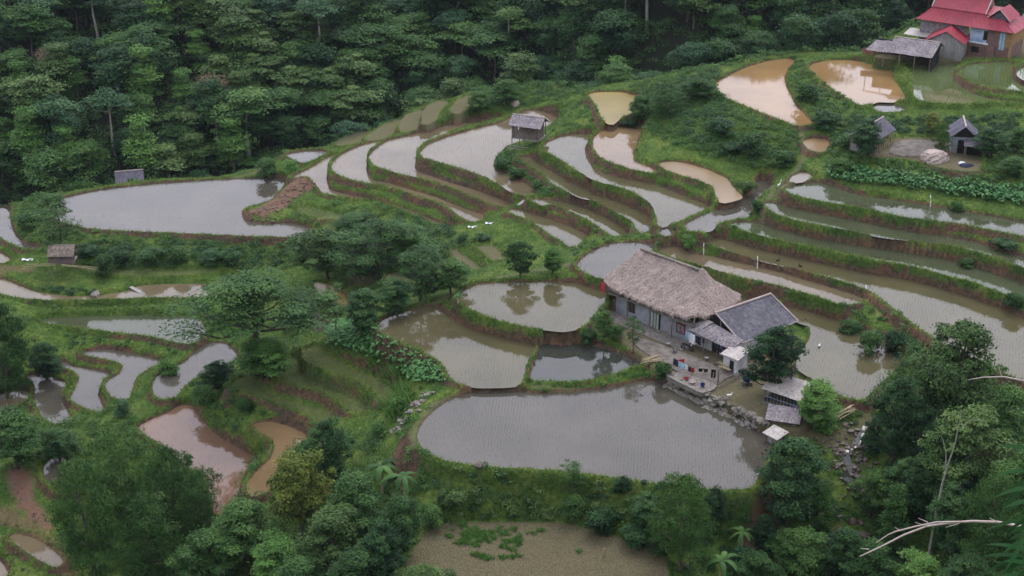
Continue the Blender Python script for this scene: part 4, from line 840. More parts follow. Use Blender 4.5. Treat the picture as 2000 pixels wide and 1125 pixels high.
# rice seedlings set out in rows in the water
RV, RF, RT, off = [], [], [], 0
RICE = leaf_mat('rice_seedling', (.085, .12, .045), (.125, .175, .065), (.18, .22, .09), .6)
for p in PAD:
    if p['look'] in LAND or p['rice'] <= 0: continue
    P = p['w']; b0, b1 = P.min(0), P.max(0); c = (b0 + b1) / 2; dense = p['look'] == 'rice'
    st = .34 if dense else .30; ang = .12 * math.sin(c[0]) + math.atan2(c[0], c[1]) * -1.0
    Rr = np.hypot(*(b1 - b0)) / 2; u = np.arange(-Rr, Rr, st * 1.25); v = np.arange(-Rr, Rr, st * .75); U, W = np.meshgrid(u, v)
    U = U + .25 * np.sin(W * .15 + c[1]) + rg.normal(size=U.shape) * .045; W = W + rg.normal(size=U.shape) * .07
    x = (c[0] + U * math.cos(ang) - W * math.sin(ang)).ravel(); y = (c[1] + U * math.sin(ang) + W * math.cos(ang)).ravel()
    keep = (sdf(P, x, y) < -.3) & (rg.random(len(x)) < np.clip(p['rice'] * (1.7 * fbm(x / 7 + 3, y / 7, 4) - .05), 0, 1)); x, y = x[keep], y[keep]
    if not len(x): continue
    V, F, m = blades(rg, x, y, np.full(len(x), p['z']), .22 if dense else .12, (.05 if dense else .035), 3 if dense else 2, .05, .35)
    RV.append(V); RF.append(F + off); off += len(V); RT.append(np.repeat(rg.uniform(.2, .9, len(x)), 9 if dense else 6))
tag(mesh_np('rice_seedlings', np.concatenate(RV), np.concatenate(RF), RICE, dict(tv=np.concatenate(RT))), 'thin rows of rice seedlings standing in the flooded paddies', 'rice', kind='stuff'); print('rice', off // 3)
# ------------------------------------------------------------------ small mesh builder for made things
class MB:
    def __init__(s): s.v, s.f = [], []
    def add(s, V, F):
        o = len(s.v); s.v += [tuple(map(float, q)) for q in V]; s.f += [tuple(int(i) + o for i in f) for f in F]; return s
    def box(s, a, b, rz=0, c=None):
        x0, y0, z0 = a; x1, y1, z1 = b; V = [(x0,y0,z0),(x1,y0,z0),(x1,y1,z0),(x0,y1,z0),(x0,y0,z1),(x1,y0,z1),(x1,y1,z1),(x0,y1,z1)]
        if rz:
            cx_, cy_ = c or ((x0 + x1) / 2, (y0 + y1) / 2); ca, sa = math.cos(rz), math.sin(rz)
            V = [(cx_ + (x - cx_) * ca - (y - cy_) * sa, cy_ + (x - cx_) * sa + (y - cy_) * ca, z) for x, y, z in V]
        return s.add(V, [(0,3,2,1),(4,5,6,7),(0,1,5,4),(1,2,6,5),(2,3,7,6),(3,0,4,7)])
    def bar(s, p, q, r, r2=None, sides=6):
        V, F = tubes([(np.array([p, q], float), np.array([r, r2 or r]))], sides); n = sides
        return s.add(V, [tuple(f) for f in F] + [tuple(range(n))[::-1], tuple(range(n, 2 * n))])
    def path(s, pts, r, sides=5):
        r = [r] * len(pts) if not hasattr(r, '__len__') else r; V, F = tubes([(np.array(pts, float), np.array(r))], sides); return s.add(V, F)
    def slab(s, pts, th):
        """flat polygon given thickness th downwards"""
        n = len(pts); V = [tuple(p) for p in pts] + [(p[0], p[1], p[2] - th) for p in pts]
        return s.add(V, [tuple(range(n)), tuple(range(2 * n - 1, n - 1, -1))] + [(i, i + n, (i + 1) % n + n, (i + 1) % n) for i in range(n)])
    def prism(s, pts, d):
        n = len(pts); d = np.array(d, float); V = [tuple(p) for p in pts] + [tuple(np.array(p) + d) for p in pts]
        return s.add(V, [tuple(range(n))[::-1], tuple(range(n, 2 * n))] + [(i, (i + 1) % n, (i + 1) % n + n, i + n) for i in range(n)])
    def sheet(s, a, b, c, d, nu, nv, th, wave=0, per=1, sag=0, jit=0):
        """roof sheet between corners a b (top edge) and d c (bottom edge), corrugated across u"""
        a, b, c, d = (np.array(q, float) for q in (a, b, c, d)); nrm = np.cross(b - a, d - a); nrm /= np.linalg.norm(nrm); nrm = nrm if nrm[2] > 0 else -nrm
        G = []
        for layer in (0, 1):
            for j in range(nv + 1):
                for i in range(nu + 1):
                    u, v = i / nu, j / nv; p = (a * (1 - u) + b * u) * (1 - v) + (d * (1 - u) + c * u) * v
                    h = wave * math.sin(u * per * 2 * math.pi) - sag * math.sin(math.pi * v) + jit * (float(vnoise(np.array(u * 9 + a[0]), np.array(v * 7 + a[1]))) - .5)
                    G.append(p + nrm * (h - th * layer))
        m, F = (nu + 1) * (nv + 1), []
        for j in range(nv):
            for i in range(nu):
                q = j * (nu + 1) + i; F.append((q, q + nu + 1, q + nu + 2, q + 1)); F.append((q + m, q + m + 1, q + m + nu + 2, q + m + nu + 1))
        for i in range(nu): F.append((i, i + 1, i + 1 + m, i + m)); q = nv * (nu + 1) + i; F.append((q, q + m, q + m + 1, q + 1))
        for j in range(nv): q = j * (nu + 1); F.append((q, q + m, q + m + nu + 1, q + nu + 1)); q += nu; F.append((q, q + nu + 1, q + m + nu + 1, q + m))
        return s.add(G, F)
    def build(s, name, mat, parent=None, sm=False):
        me = bpy.data.meshes.new(name); me.from_pydata(s.v, [], s.f); bm = bmesh.new(); bm.from_mesh(me); bmesh.ops.recalc_face_normals(bm, faces=bm.faces); bm.to_mesh(me); bm.free()
        if sm: me.polygons.foreach_set('use_smooth', [True] * len(me.polygons))
        me.materials.append(mat); o = bpy.data.objects.new(name, me); COL.objects.link(o)
        if parent: o.parent = parent
        return o
def root(name, loc, rz, label, cat, group=None):
    r = bpy.data.objects.new(name, None); COL.objects.link(r); r.location = loc; r.rotation_euler = (0, 0, rz); return tag(r, label, cat, group)
def vary(name, c1, c2, scale=2, rough=.85, spec=.3, stretch=None, bmp=0, c3=None, obj=True):
    m, t, b, lk = newmat(name); tc = t.nodes.new('ShaderNodeTexCoord'); v = tc.outputs['Object']
    if stretch:
        mp = t.nodes.new('ShaderNodeMapping'); mp.inputs['Scale'].default_value = stretch; lk.new(v, mp.inputs['Vector']); v = mp.outputs[0]
    n = noise(t, lk, scale, 5, v, .6); st = [(.32, c1), (.62, c2)] + ([(.75, c3)] if c3 else []); r = ramp(t, st); lk.new(n.outputs[0], r.inputs[0])
    n2_ = noise(t, lk, scale * .17, 3, tc.outputs['Object']); r2 = ramp(t, [(.3, (.78, .78, .78)), (.7, (1.15, 1.15, 1.15))]); lk.new(n2_.outputs[0], r2.inputs[0])
    lk.new(mix(t, lk, 1, r.outputs[0], r2.outputs[0], 'MULTIPLY'), b.inputs['Base Color'])
    b.inputs['Roughness'].default_value = rough; b.inputs['Specular IOR Level'].default_value = spec
    if bmp: bump(t, lk, b, n.outputs[0], bmp, .7)
    return m
M = dict(
    thatch=vary('thatch', (.21, .165, .142), (.42, .338, .30), 3.2, .95, .1, (2.6, 1.2, 1.2), .12, (.54, .45, .41)),
    straw=vary('straw', (.27, .22, .19), (.50, .41, .365), 5, .95, .1),
    plaster=vary('grey_plaster', (.20, .21, .24), (.30, .31, .345), 1.4, .9, .2), white=vary('white_wash', (.40, .39, .40), (.60, .59, .59), 2, .9, .2),
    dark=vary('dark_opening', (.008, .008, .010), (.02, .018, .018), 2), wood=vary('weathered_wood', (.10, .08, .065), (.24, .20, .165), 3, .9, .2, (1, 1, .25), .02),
    plank=vary('grey_plank', (.16, .15, .145), (.34, .325, .315), 7, .9, .2, (3, 3, .12), .02), fibro=vary('fibre_cement', (.070, .068, .080), (.135, .13, .145), 2.2, .85, .2, None, .01, (.20, .19, .20)),
    fibro2=vary('old_fibre_cement', (.095, .085, .09), (.27, .245, .25), 3.5, .9, .2, None, .01, (.36, .33, .33)), redroof=vary('red_sheet_roof', (.20, .014, .028), (.27, .022, .040), .9, .5, .4),
    ridge=vary('pale_ridge', (.34, .27, .25), (.45, .37, .34), 3, .8), brick=vary('brick', (.13, .080, .068), (.22, .135, .115), 6, .9, .2), blue=vary('blue_white_wall', (.16, .25, .40), (.42, .50, .62), .8, .8),
    concrete=vary('concrete', (.11, .10, .085), (.21, .19, .165), 2, .9, .2), tin=vary('pale_tin', (.25, .22, .20), (.42, .385, .35), 2.5, .6, .4, None, .01), yard=vary('yard_cement', (.085, .075, .065), (.17, .15, .13), 1.2, .9, .15),
    red=vary('red_cloth', (.40, .012, .02), (.55, .03, .04), 3), navy=vary('navy_cloth', (.012, .014, .03), (.03, .035, .07), 3), black=vary('black_cloth', (.006, .006, .008), (.015, .015, .018), 3), lblue=vary('pale_blue_cloth', (.22, .38, .50), (.35, .52, .62), 3),
    wht=vary('white_cloth', (.58, .60, .64), (.75, .77, .80), 3), barrel=vary('blue_plastic', (.006, .018, .13), (.012, .03, .20), 2, .35, .5), maroon=vary('maroon_paint', (.14, .012, .018), (.22, .02, .028), 4), bamboo=vary('bamboo', (.26, .21, .12), (.44, .37, .23), 4, .7),
    stone=vary('field_stone', (.09, .08, .065), (.22, .20, .17), 3, .9, .2, None, .04), glass=vary('pale_shutter', (.28, .33, .30), (.42, .46, .40), 3), wet=vary('wet_rock', (.045, .036, .028), (.13, .10, .078), 3, .5, .4, None, .04),
    pipe=vary('white_pipe', (.55, .55, .56), (.7, .7, .7), 3, .4), rust=vary('rusty_tin', (.13, .055, .04), (.26, .12, .09), 4, .8), ochre=vary('ochre_wood', (.22, .13, .06), (.33, .20, .09), 3), feather=vary('white_feathers', (.62, .61, .58), (.8, .79, .76), 6),
    darkf=vary('dark_feathers', (.012, .011, .012), (.03, .027, .026), 6), greyroof=vary('dark_slate_sheet', (.07, .068, .085), (.13, .125, .15), 2.5, .85, .25))
def rotz(p, c, ang):
    x, y = p[0] - c[0], p[1] - c[1]; return (c[0] + x * math.cos(ang) - y * math.sin(ang), c[1] + x * math.sin(ang) + y * math.cos(ang))
# ---------------- thatched stilt house
YZ = 1.2
A_ = R(-44.9); O0 = on_z(1165, 550, 5.1); d_ = on_z(1362, 628, 5.1) - O0; A_ = math.atan2(d_[1], d_[0]); LEN = float(np.hypot(d_[0], d_[1]))
HR = root('thatched_house', (O0[0], O0[1], YZ), A_, 'large stilt house with a shaggy pinkish grey thatched roof above the fishpond', 'house')
EZ = 5.1 - YZ; RH = 4.4; WID = 10.2
def thatch():
    nu, nv = 110, 70; V = []
    for layer in (0, 1):
        for j in range(nv + 1):
            for i in range(nu + 1):
                u, v = i / nu, j / nv; x, y = u * LEN, v * WID
                # rounded corners of the eaves
                cxx, cyy = (u - .5) * 2, (v - .5) * 2; k = 1 - .055 * (abs(cxx) ** 6) * (abs(cyy) ** 6) * 2
                x, y = LEN / 2 + (x - LEN / 2) * k, WID / 2 + (y - WID / 2) * k
                f = min(y / 4.6, (WID - y) / (WID - 4.6), (x + .0) / 3.6 * 1.0, (LEN - x) / 3.3); f = max(0, min(1, f))
                # soft union of the slopes, slightly hollow
                h = RH * (f ** 1.08) * 1.0
                h += .10 * math.sin(x * .8) * f
                # gablet at the right hip
                if x > LEN - 3.6: h += .9 * max(0, 1 - abs(y - 4.7) / 1.1) * max(0, 1 - abs(x - (LEN - 2.9)) / .9)
                h += .22 * (float(vnoise(np.array(x * 1.7), np.array(y * 1.7))) - .5) + .16 * (float(vnoise(np.array(x * 5 + 7), np.array(y * 5))) - .5)
                sag = -.18 * math.sin(u * math.pi) * (1 - f)
                V.append((x, y, EZ + h + sag - (.38 if layer else 0)))
    m, F = (nu + 1) * (nv + 1), []
    for j in range(nv):
        for i in range(nu):
            q = j * (nu + 1) + i; F.append((q, q + 1, q + nu + 2, q + nu + 1)); F.append((q + m, q + m + nu + 1, q + m + nu + 2, q + m + 1))
    for i in range(nu): F.append((i + m, i + 1 + m, i + 1, i)); q = nv * (nu + 1) + i; F.append((q, q + 1, q + 1 + m, q + m))
    for j in range(nv): q = j * (nu + 1); F.append((q, q + nu + 1, q + nu + 1 + m, q + m)); q += nu; F.append((q + m, q + nu + 1 + m, q + nu + 1, q))
    b = MB(); b.add(V, F); return b, np.array(V[:m])
tb, TVt = thatch(); ro = tb.build('roof', M['thatch'], HR, False)
rgh = np.random.default_rng(4); b = MB()
edge = np.array([q for q in TVt if q[0] < .25 or q[0] > LEN - .25 or q[1] < .25 or q[1] > WID - .25])
for q in edge[rgh.integers(0, len(edge), 2600)]:
    c = np.array([LEN / 2, WID / 2]); o_ = q[:2] - c; o_ = o_ / np.linalg.norm(o_); L = rgh.uniform(.2, .6); p = q + np.array([rgh.uniform(-.12, .12), rgh.uniform(-.12, .12), -.02]) - np.array([*o_, 0]) * .1
    e = p + np.array([o_[0] * L * .5 + rgh.uniform(-.1, .1), o_[1] * L * .5 + rgh.uniform(-.1, .1), -L]); w_ = np.array([-o_[1], o_[0], 0]) * .05; b.add([p - w_, p + w_, e], [(0, 1, 2)])
for q in TVt[rgh.integers(0, len(TVt), 5200)]:
    L = rgh.uniform(.2, .5); a = 0 if abs(q[0] - LEN / 2) < LEN / 2 - 3.4 else 1
    o_ = np.array([0, -1. if q[1] < 4.6 else 1.]) if not a else np.array([1. if q[0] > LEN / 2 else -1., 0]); p = q + np.array([0, 0, .02]); e = p + np.array([o_[0] * L + rgh.uniform(-.08, .08), o_[1] * L + rgh.uniform(-.08, .08), -L * .72]); w_ = np.array([-o_[1], o_[0], 0]) * .04
    b.add([p - w_, p + w_, e + np.array([0, 0, .07])], [(0, 1, 2)])
b.build('straw_fringe', M['straw'], ro)
b = MB()
for i in range(60):
    x = 3.7 + i * (LEN - 7.2) / 60; b.bar((x, 4.35, EZ + RH + .08), (x + .1, 4.95, EZ + RH + .0), .10 + .03 * math.sin(i * 3))
b.build('ridge_bundles', M['wood'], ro)
WY = .95
b = MB(); b.box((2.7, WY, -.3), (LEN - .9, WY + .2, 2.75)); b.box((2.7, WY + .2, -.3), (2.9, WID - 1.2, 2.75)); b.box((LEN - 1.1, WY + .2, -.3), (LEN - .9, WID - 1.2, 2.75)); b.build('wall', M['plaster'], HR)
b = MB(); b.box((1.2, WY - .75, 2.76), (LEN - .6, WY + .15, 2.94)); b.build('floor_beam', M['concrete'], HR)
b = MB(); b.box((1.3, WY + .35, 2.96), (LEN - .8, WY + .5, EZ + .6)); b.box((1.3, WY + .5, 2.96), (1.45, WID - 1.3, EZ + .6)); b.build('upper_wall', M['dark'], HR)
b = MB()
for i in range(74): x = 1.4 + i * .19; b.box((x, WY + .27, 2.95), (x + .06, WY + .33, EZ + .35))
b.build('balustrade', M['wood'], HR)
b = MB(); b.box((7.7, WY + .26, 3.0), (9.6, WY + .345, 3.75)); b.build('maroon_panel', M['maroon'], HR)
for x in (1.4, 5.2, 9.0, 12.6, LEN - .75): b = MB(); b.box((x, WY - .72, -.1), (x + .12, WY - .6, EZ + .2)); b.build('post', M['wood'], HR)
dr_ = MB(); dr_.box((8.4, WY - .03, -.0), (10.3, WY + .1, 2.35)); d_o = dr_.build('door', M['dark'], HR)
b = MB(); [b.box((8.72 + i * .48, WY - .07, .05), (9.06 + i * .48, WY - .035, 2.25)) for i in range(3)]; b.build('door_panel', M['glass'], d_o)
wn = MB(); wn.box((12.9, WY - .06, .75), (14.35, WY + .1, 2.2)); w_o = wn.build('window', M['maroon'], HR)
b = MB(); b.box((13.08, WY - .09, .92), (13.58, WY - .065, 2.0)); b.box((13.68, WY - .09, .92), (14.18, WY - .065, 2.0)); b.build('pane', M['fibro2'], w_o)
wn = MB(); wn.box((4.6, WY - .05, .9), (6.0, WY + .1, 2.35)); w_o = wn.build('window', M['dark'], HR); b = MB(); [b.box((4.7 + i * .24, WY - .08, .95), (4.76 + i * .24, WY - .055, 2.3)) for i in range(6)]; b.build('bars', M['wood'], w_o)
b = MB(); b.box((.9, -1.6, -.25), (LEN - 1, WY - .02, .06)); b.build('plinth', M['concrete'], HR)
def lw(x, y, z=0): p = HR_m @ Vector((x, y, z)); return p
HR_m = Matrix.Translation((O0[0], O0[1], YZ)) @ Matrix.Rotation(A_, 4, 'Z')
# red cloth under the left eave
def cloth(name, p0, p1, drop, mat, label, cat='laundry', group=None, shape=None, name2=None):
    """hanging cloth between two points, with folds"""
    p0, p1 = np.array(p0, float), np.array(p1, float); b = MB(); nu, nv = 10, 6; d = p1 - p0; nrm = np.cross(d, (0, 0, 1)); nrm /= np.linalg.norm(nrm) + 1e-9
    for layer in (0, 1):
        G = []
        for j in range(nv + 1):
            for i in range(nu + 1):
                u, v = i / nu, j / nv; uu = u
                if shape == 'shirt': wdt = 1.0 if v < .35 else .62; uu = .5 + (u - .5) * wdt
                if shape == 'trousers': uu = .5 + (u - .5) * (1 - .1 * v)
                G.append(p0 + d * uu + np.array([0, 0, -drop * v]) + nrm * (.05 * math.sin(u * 9 + v * 2) * (.4 + v) + .025 * layer))
        s_ = len(b.v); b.v += [tuple(q) for q in G]
        for j in range(nv):
            for i in range(nu):
                if shape == 'trousers' and j > 1 and i in (4, 5): continue
                q = s_ + j * (nu + 1) + i; b.f.append((q, q + 1, q + nu + 2, q + nu + 1))
    o = b.build(name, mat); return tag(o, label, cat, group)
q = lw(.9, .0, 4.2); q2 = lw(1.7, -.35, 4.2); cloth('red_cloth', q, q2, 1.25, M['red'], 'bright red cloth hanging under the left eave of the thatched house', 'cloth')
# ---------------- grey winged kitchen roof joined to the house
KR = root('kitchen_wing', tuple(lw(15.5, 0)), A_, 'low kitchen building with grey sheet roof joined to the thatched house', 'building')
K = lambda x, y, z: (x - 15.5, y, z - YZ)
b = MB(); b.sheet(K(17.9, 2.4, 5.75), K(19.8, 11.2, 6.1), K(24.2, 11.3, 3.75), K(22.7, 1.6, 3.6), 60, 14, .06, .03, 34); b.build('roof', M['fibro'], KR)
b = MB(); b.sheet(K(17.9, 2.4, 5.75), K(19.8, 11.2, 6.1), K(16.2, 11.2, 3.95), K(14.9, 2.6, 3.95), 40, 8, .06, .03, 34); b.build('roof_left_slope', M['fibro2'], KR)
b = MB(); b.bar(K(17.8, 2.3, 5.85), K(19.85, 11.3, 6.2), .14); b.bar(K(22.75, 1.5, 3.66), K(17.9, 2.3, 5.8), .09); b.bar(K(24.2, 11.35, 3.8), K(19.85, 11.3, 6.15), .09); b.bar(K(24.25, 11.3, 3.8), K(22.75, 1.5, 3.66), .05); b.build('ridge_cap', M['ridge'], KR)
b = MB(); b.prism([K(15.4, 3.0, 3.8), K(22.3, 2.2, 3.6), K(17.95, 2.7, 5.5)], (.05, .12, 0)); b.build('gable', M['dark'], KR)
b = MB(); b.bar(K(19.2, 2.0, 3.5), K(18.6, 2.35, 5.3), .06); b.bar(K(16.4, 2.4, 3.9), K(21.6, 2.0, 3.6), .06); b.build('gable_frame', M['wood'], KR)
b = MB(); Wy = 1.0; b.box(K(15.9, Wy, .9), K(18.55, Wy + .18, 3.6)); b.box(K(19.75, Wy, .9), K(22.0, Wy + .18, 3.5)); b.box(K(18.55, Wy, 3.15), K(19.75, Wy + .18, 3.6)); b.box(K(21.82, Wy + .18, .9), K(22.0, 10.6, 3.5)); b.build('wall', M['white'], KR)
b = MB(); b.box(K(18.56, Wy + .1, .95), K(19.74, Wy + .16, 3.14)); b.build('doorway', M['dark'], KR)
b = MB(); b.sheet(K(16.2, 2.2, 4.55), K(18.0, 1.9, 4.75), K(17.4, -.35, 3.75), K(15.6, -.1, 3.45), 18, 8, .05, .02, 10, -.2); b.sheet(K(17.9, 2.0, 4.55), K(22.9, 1.5, 4.15), K(22.7, -.5, 3.25), K(17.3, -.5, 3.75), 46, 8, .05, .025, 26, -.18); b.build('lean_to_roof', M['fibro2'], KR)
for x in (16.0, 18.2, 20.3, 22.3): b = MB(); b.bar(K(x, -.25, 1.1), K(x, -.25, 3.6), .06); b.build('post', M['wood'], KR)
WB = root('wash_house', tuple(lw(22.4, -1.6)), A_, 'tiny whitewashed wash house half behind the dense dark tree', 'building')
b = MB(); b.box((-.1, 0, -.2), (2.0, 2.0, 2.0)); b.build('wall', M['white'], WB); b = MB(); b.sheet((-.35, 2.2, 2.5), (2.3, 2.2, 2.5), (2.3, -.35, 2.05), (-.35, -.35, 2.05), 20, 4, .05, .025, 12); b.build('roof', M['tin'], WB)
b = MB(); b.box((.9, -.03, -.05), (1.5, .05, 1.5)); b.build('door', M['dark'], WB)
# clothes under the kitchen eave and on the yard lines
LG = 'clothes hung under the kitchen eave'
it = [(15.6, .9, .9, 'lblue', None, 'pale blue cloth at the left end of the kitchen eave line'), (16.25, .9, 1.35, 'wht', None, 'large white cloth hanging under the kitchen eave'), (17.15, .45, 1.0, 'navy', 'shirt', 'navy shirt right beside the large white cloth'),
      (17.6, .4, 1.15, 'black', 'trousers', 'black trousers under the kitchen eave left of the doorway'), (18.25, .35, .7, 'navy', 'shirt', 'small navy shirt nearest the doorway on its left'),
      (20.2, .45, .8, 'navy', 'shirt', 'navy shirt first right of the kitchen doorway'), (20.7, .4, 1.0, 'black', 'trousers', 'black trousers second right of the kitchen doorway'), (21.15, .45, 1.15, 'navy', 'trousers', 'navy trousers third right of the kitchen doorway'),
      (21.6, .45, .9, 'black', 'shirt', 'black shirt fourth right of the kitchen doorway'), (22.05, .4, .8, 'maroon', 'shirt', 'maroon shirt at the right end of the kitchen eave')]
for x, wd, dr, mt, sh, lab in it: cloth('hanging_cloth', lw(x, -.62, 2.35), lw(x + wd, -.62, 2.32), dr, M[mt], lab, 'laundry', LG, sh)
def line(pts, label):
    P = [Vector(p) for p in pts]; b = MB(); full = []
    for a, c in zip(P, P[1:]): full += [a.lerp(c, k / 6) + Vector((0, 0, -.12 * math.sin(math.pi * k / 6))) for k in range(6)]
    b.path([tuple(q) for q in full + [P[-1]]], .015, 4); return b
def yardpt(px, py, z=YZ): return Vector(on_z(px, py, z))
def pole(px, py, h, r, mat, label, name='clothes_post', cat='post', group=None):
    p = yardpt(px, py); b = MB(); b.bar((p.x, p.y, p.z - .2), (p.x, p.y, p.z + h), r, r * .8, 8); return tag(b.build(name, mat), label, cat, group)
pole(1402, 748, 2.0, .11, M['wood'], 'thick dark wooden post at the right end of the clothes line'); pole(1316, 722, 1.7, .05, M['wood'], 'thin post at the left end of the clothes line'); pole(1351, 738, 1.5, .05, M['wood'], 'thin post in the middle of the clothes line')
a0, a1 = yardpt(1316, 722, YZ) + Vector((0, 0, 1.6)), yardpt(1402, 748) + Vector((0, 0, 1.85)); am = yardpt(1351, 738) + Vector((0, 0, 1.45))
o = line([a0, am, a1], '').build('clothes_line', M['wood']); tag(o, 'sagging clothes line along the yard edge above the big pond', 'clothes line')
LG2 = 'clothes on the yard line'
def online(t0, t1, drop, mt, sh, lab, dz=0):
    f = lambda t: a0.lerp(am, t * 2) if t < .5 else am.lerp(a1, t * 2 - 1)
    p, q = f(t0), f(t1); cloth('hanging_cloth', (p.x, p.y, p.z - .06 + dz), (q.x, q.y, q.z - .06 + dz), drop, M[mt], lab, 'laundry', LG2, sh)
online(-.02, .10, .9, 'navy', None, 'navy cloth at the left end of yard clothes line'); online(.12, .30, .95, 'lblue', 'shirt', 'pale blue shirt on the yard clothes line'); online(.31, .38, .6, 'wht', None, 'white rag beside the pale blue shirt'); online(.40, .47, .7, 'navy', None, 'navy cloth next to a red one on the yard line')
online(.47, .54, .65, 'red', None, 'small red cloth in the middle of yard line'); online(.62, .80, .45, 'black', 'trousers', 'black short garment drooping on the yard line'); online(.86, .95, 1.15, 'black', 'trousers', 'black trousers hanging nearest the thick post')
q = yardpt(1322, 703, YZ + .9); q2 = yardpt(1337, 701, YZ + .9); cloth('hanging_cloth', q, q2, .6, M['red'], 'bright red cloth spread on the line behind the blue shirt', 'laundry', LG2)
# motorcycle by the house wall
def wheel(p, r, ax, mat):
    b = MB(); n = 16; V = []; F = []
    for k in range(n):
        a = 2 * math.pi * k / n
        for rr, off in ((r, -.05), (r, .05), (r - .09, .05), (r - .09, -.05)): V.append((p[0] + rr * math.cos(a), p[1] + off, p[2] + rr * math.sin(a)))
    for k in range(n):
        for m_ in range(4): a_, b__ = k * 4 + m_, k * 4 + (m_ + 1) % 4; c_, d__ = ((k + 1) % n) * 4 + (m_ + 1) % 4, ((k + 1) % n) * 4 + m_; F.append((a_, b__, c_, d__))
    b.add(V, F)
    for k in range(6): a = math.pi * k / 6; b.bar((p[0] - (r - .08) * math.cos(a), p[1], p[2] - (r - .08) * math.sin(a)), (p[0] + (r - .08) * math.cos(a), p[1], p[2] + (r - .08) * math.sin(a)), .01, sides=4)
    return b
mp_ = yardpt(1342, 684); MR = root('motorcycle', (mp_.x, mp_.y, YZ), A_ + .15, 'dark motorcycle parked in front of the house wall by the window', 'motorcycle')
wheel((-.62, 0, .3), .3, 0, None).build('wheel', M['black'], MR); wheel((.62, 0, .3), .3, 0, None).build('wheel', M['black'], MR)
b = MB(); b.path([(-.62, 0, .3), (-.3, 0, .55), (.1, 0, .5), (.42, 0, .62), (.48, 0, .95)], .06); b.path([(.62, 0, .3), (.46, 0, .95)], .04); b.box((-.15, -.13, .22), (.2, .13, .5)); b.build('frame', M['fibro2'], MR)
b = MB(); b.path([(-.75, 0, .72), (-.45, 0, .78), (-.1, 0, .74), (.1, 0, .7)], [.07, .11, .12, .09], 8); b.build('saddle', M['black'], MR); b = MB(); b.path([(.12, 0, .66), (.35, 0, .78), (.5, 0, .72)], [.1, .15, .08], 8); b.build('tank', M['navy'], MR)
b = MB(); b.bar((.44, -.34, 1.02), (.44, .34, 1.02), .02); b.path([(.44, .3, 1.02), (.42, .36, 1.2)], .02); b.path([(.44, -.3, 1.02), (.42, -.36, 1.2)], .02); b.build('handlebar', M['dark'], MR); b = MB(); b.bar((.5, 0, .88), (.62, 0, .86), .09, .07, 10); b.build('headlight', M['pipe'], MR)
# yard floor slab, low wall, stone retaining wall, gate, barrel, cage shed, low sheds
def flat_poly(name, pts, z, th, mat, label=None, cat=None, kind=None):
    P = smooth([on_z(x, y, z)[:2] for x, y in pts], 1); b = MB(); V3 = [Vector((a, c, 0)) for a, c in P]; F = tessellate_polygon([V3]); n = len(P)
    b.add([(a, c, z) for a, c in P] + [(a, c, z - th) for a, c in P], [tuple(f) for f in F] + [tuple(i + n for i in f) for f in F] + [(i, (i + 1) % n, (i + 1) % n + n, i + n) for i in range(n)])
    o = b.build(name, mat); return tag(o, label, cat, None, kind)
flat_poly('path', [(1238,655),(1290,672),(1345,692),(1400,715),(1440,728),(1420,738),(1400,752),(1350,740),(1300,712),(1262,690),(1238,672)], YZ + .10, .35, M['yard'], kind='structure')
flat_poly('washing_floor', [(1300,722),(1330,728),(1385,744),(1402,752),(1392,762),(1370,768),(1330,748),(1302,734)], YZ + .25, .6, M['concrete'], 'pale cement washing floor jutting over the big pond edge', 'washing floor')
def rocks(name, pts, n, smin, smax, mat, label, cat, kind=None, spread=.5, z=None):
    P = [at(*q) if z is None else Vector(on_z(q[0], q[1], z)) for q in pts]; b = MB(); r_ = np.random.default_rng(len(pts) * 7 + n)
    ico = bmesh.new(); bmesh.ops.create_icosphere(ico, subdivisions=1, radius=1); iv = np.array([v.co[:] for v in ico.verts]); fi = [[v.index for v in f.verts] for f in ico.faces]; ico.free()
    for k in range(n):
        t = r_.uniform(0, len(P) - 1.001); i = int(t); c = P[i].lerp(P[i + 1], t - i); s_ = r_.uniform(smin, smax)
        x, y = c.x + r_.normal() * spread, c.y + r_.normal() * spread; zz = (grid_z(x, y) if z is None else c.z) + s_ * r_.uniform(-.1, .5)
        b.add(iv * np.array([s_ * r_.uniform(.8, 1.4), s_ * r_.uniform(.8, 1.4), s_ * r_.uniform(.5, .9)]) * (1 + .18 * r_.normal(size=(len(iv), 1))) + (x, y, zz), fi)
    o = b.build(name, mat); return tag(o, label, cat, None, kind)
rocks('stone_wall', [(1300,745),(1340,768),(1390,790),(1440,814),(1492,836)], 260, .22, .5, M['stone'], 'rough stone retaining wall between the big pond and the yard', 'wall', spread=.28)
rocks('stones', [(1700,850),(1660,868),(1640,880),(1665,905),(1655,930),(1690,955)], 190, .1, .38, M['wet'], 'pale boulders strewn along the little rocky stream', 'rocks', 'stuff', 1.3)
rocks('stones', [(1640,1060),(1650,1090),(1640,1125)], 60, .2, .6, M['wet'], 'dark wet boulders in the gully at the bottom', 'rocks', 'stuff', 1.4)
rocks('stones', [(830,770),(812,790),(795,815),(770,850)], 50, .12, .4, M['stone'], 'stones along the gully left of the big pond', 'rocks', 'stuff', .7)
rocks('boulder', [(185,575),(188,578)], 1, .8, .85, M['stone'], 'grey boulder on the moat bank by the brown roofed shelter', 'rock', None, .05)
rocks('boulder', [(936,912),(937,911)], 1, .5, .55, M['wet'], 'dark stone in the shallow edge of the big pond', 'rock', None, .05)
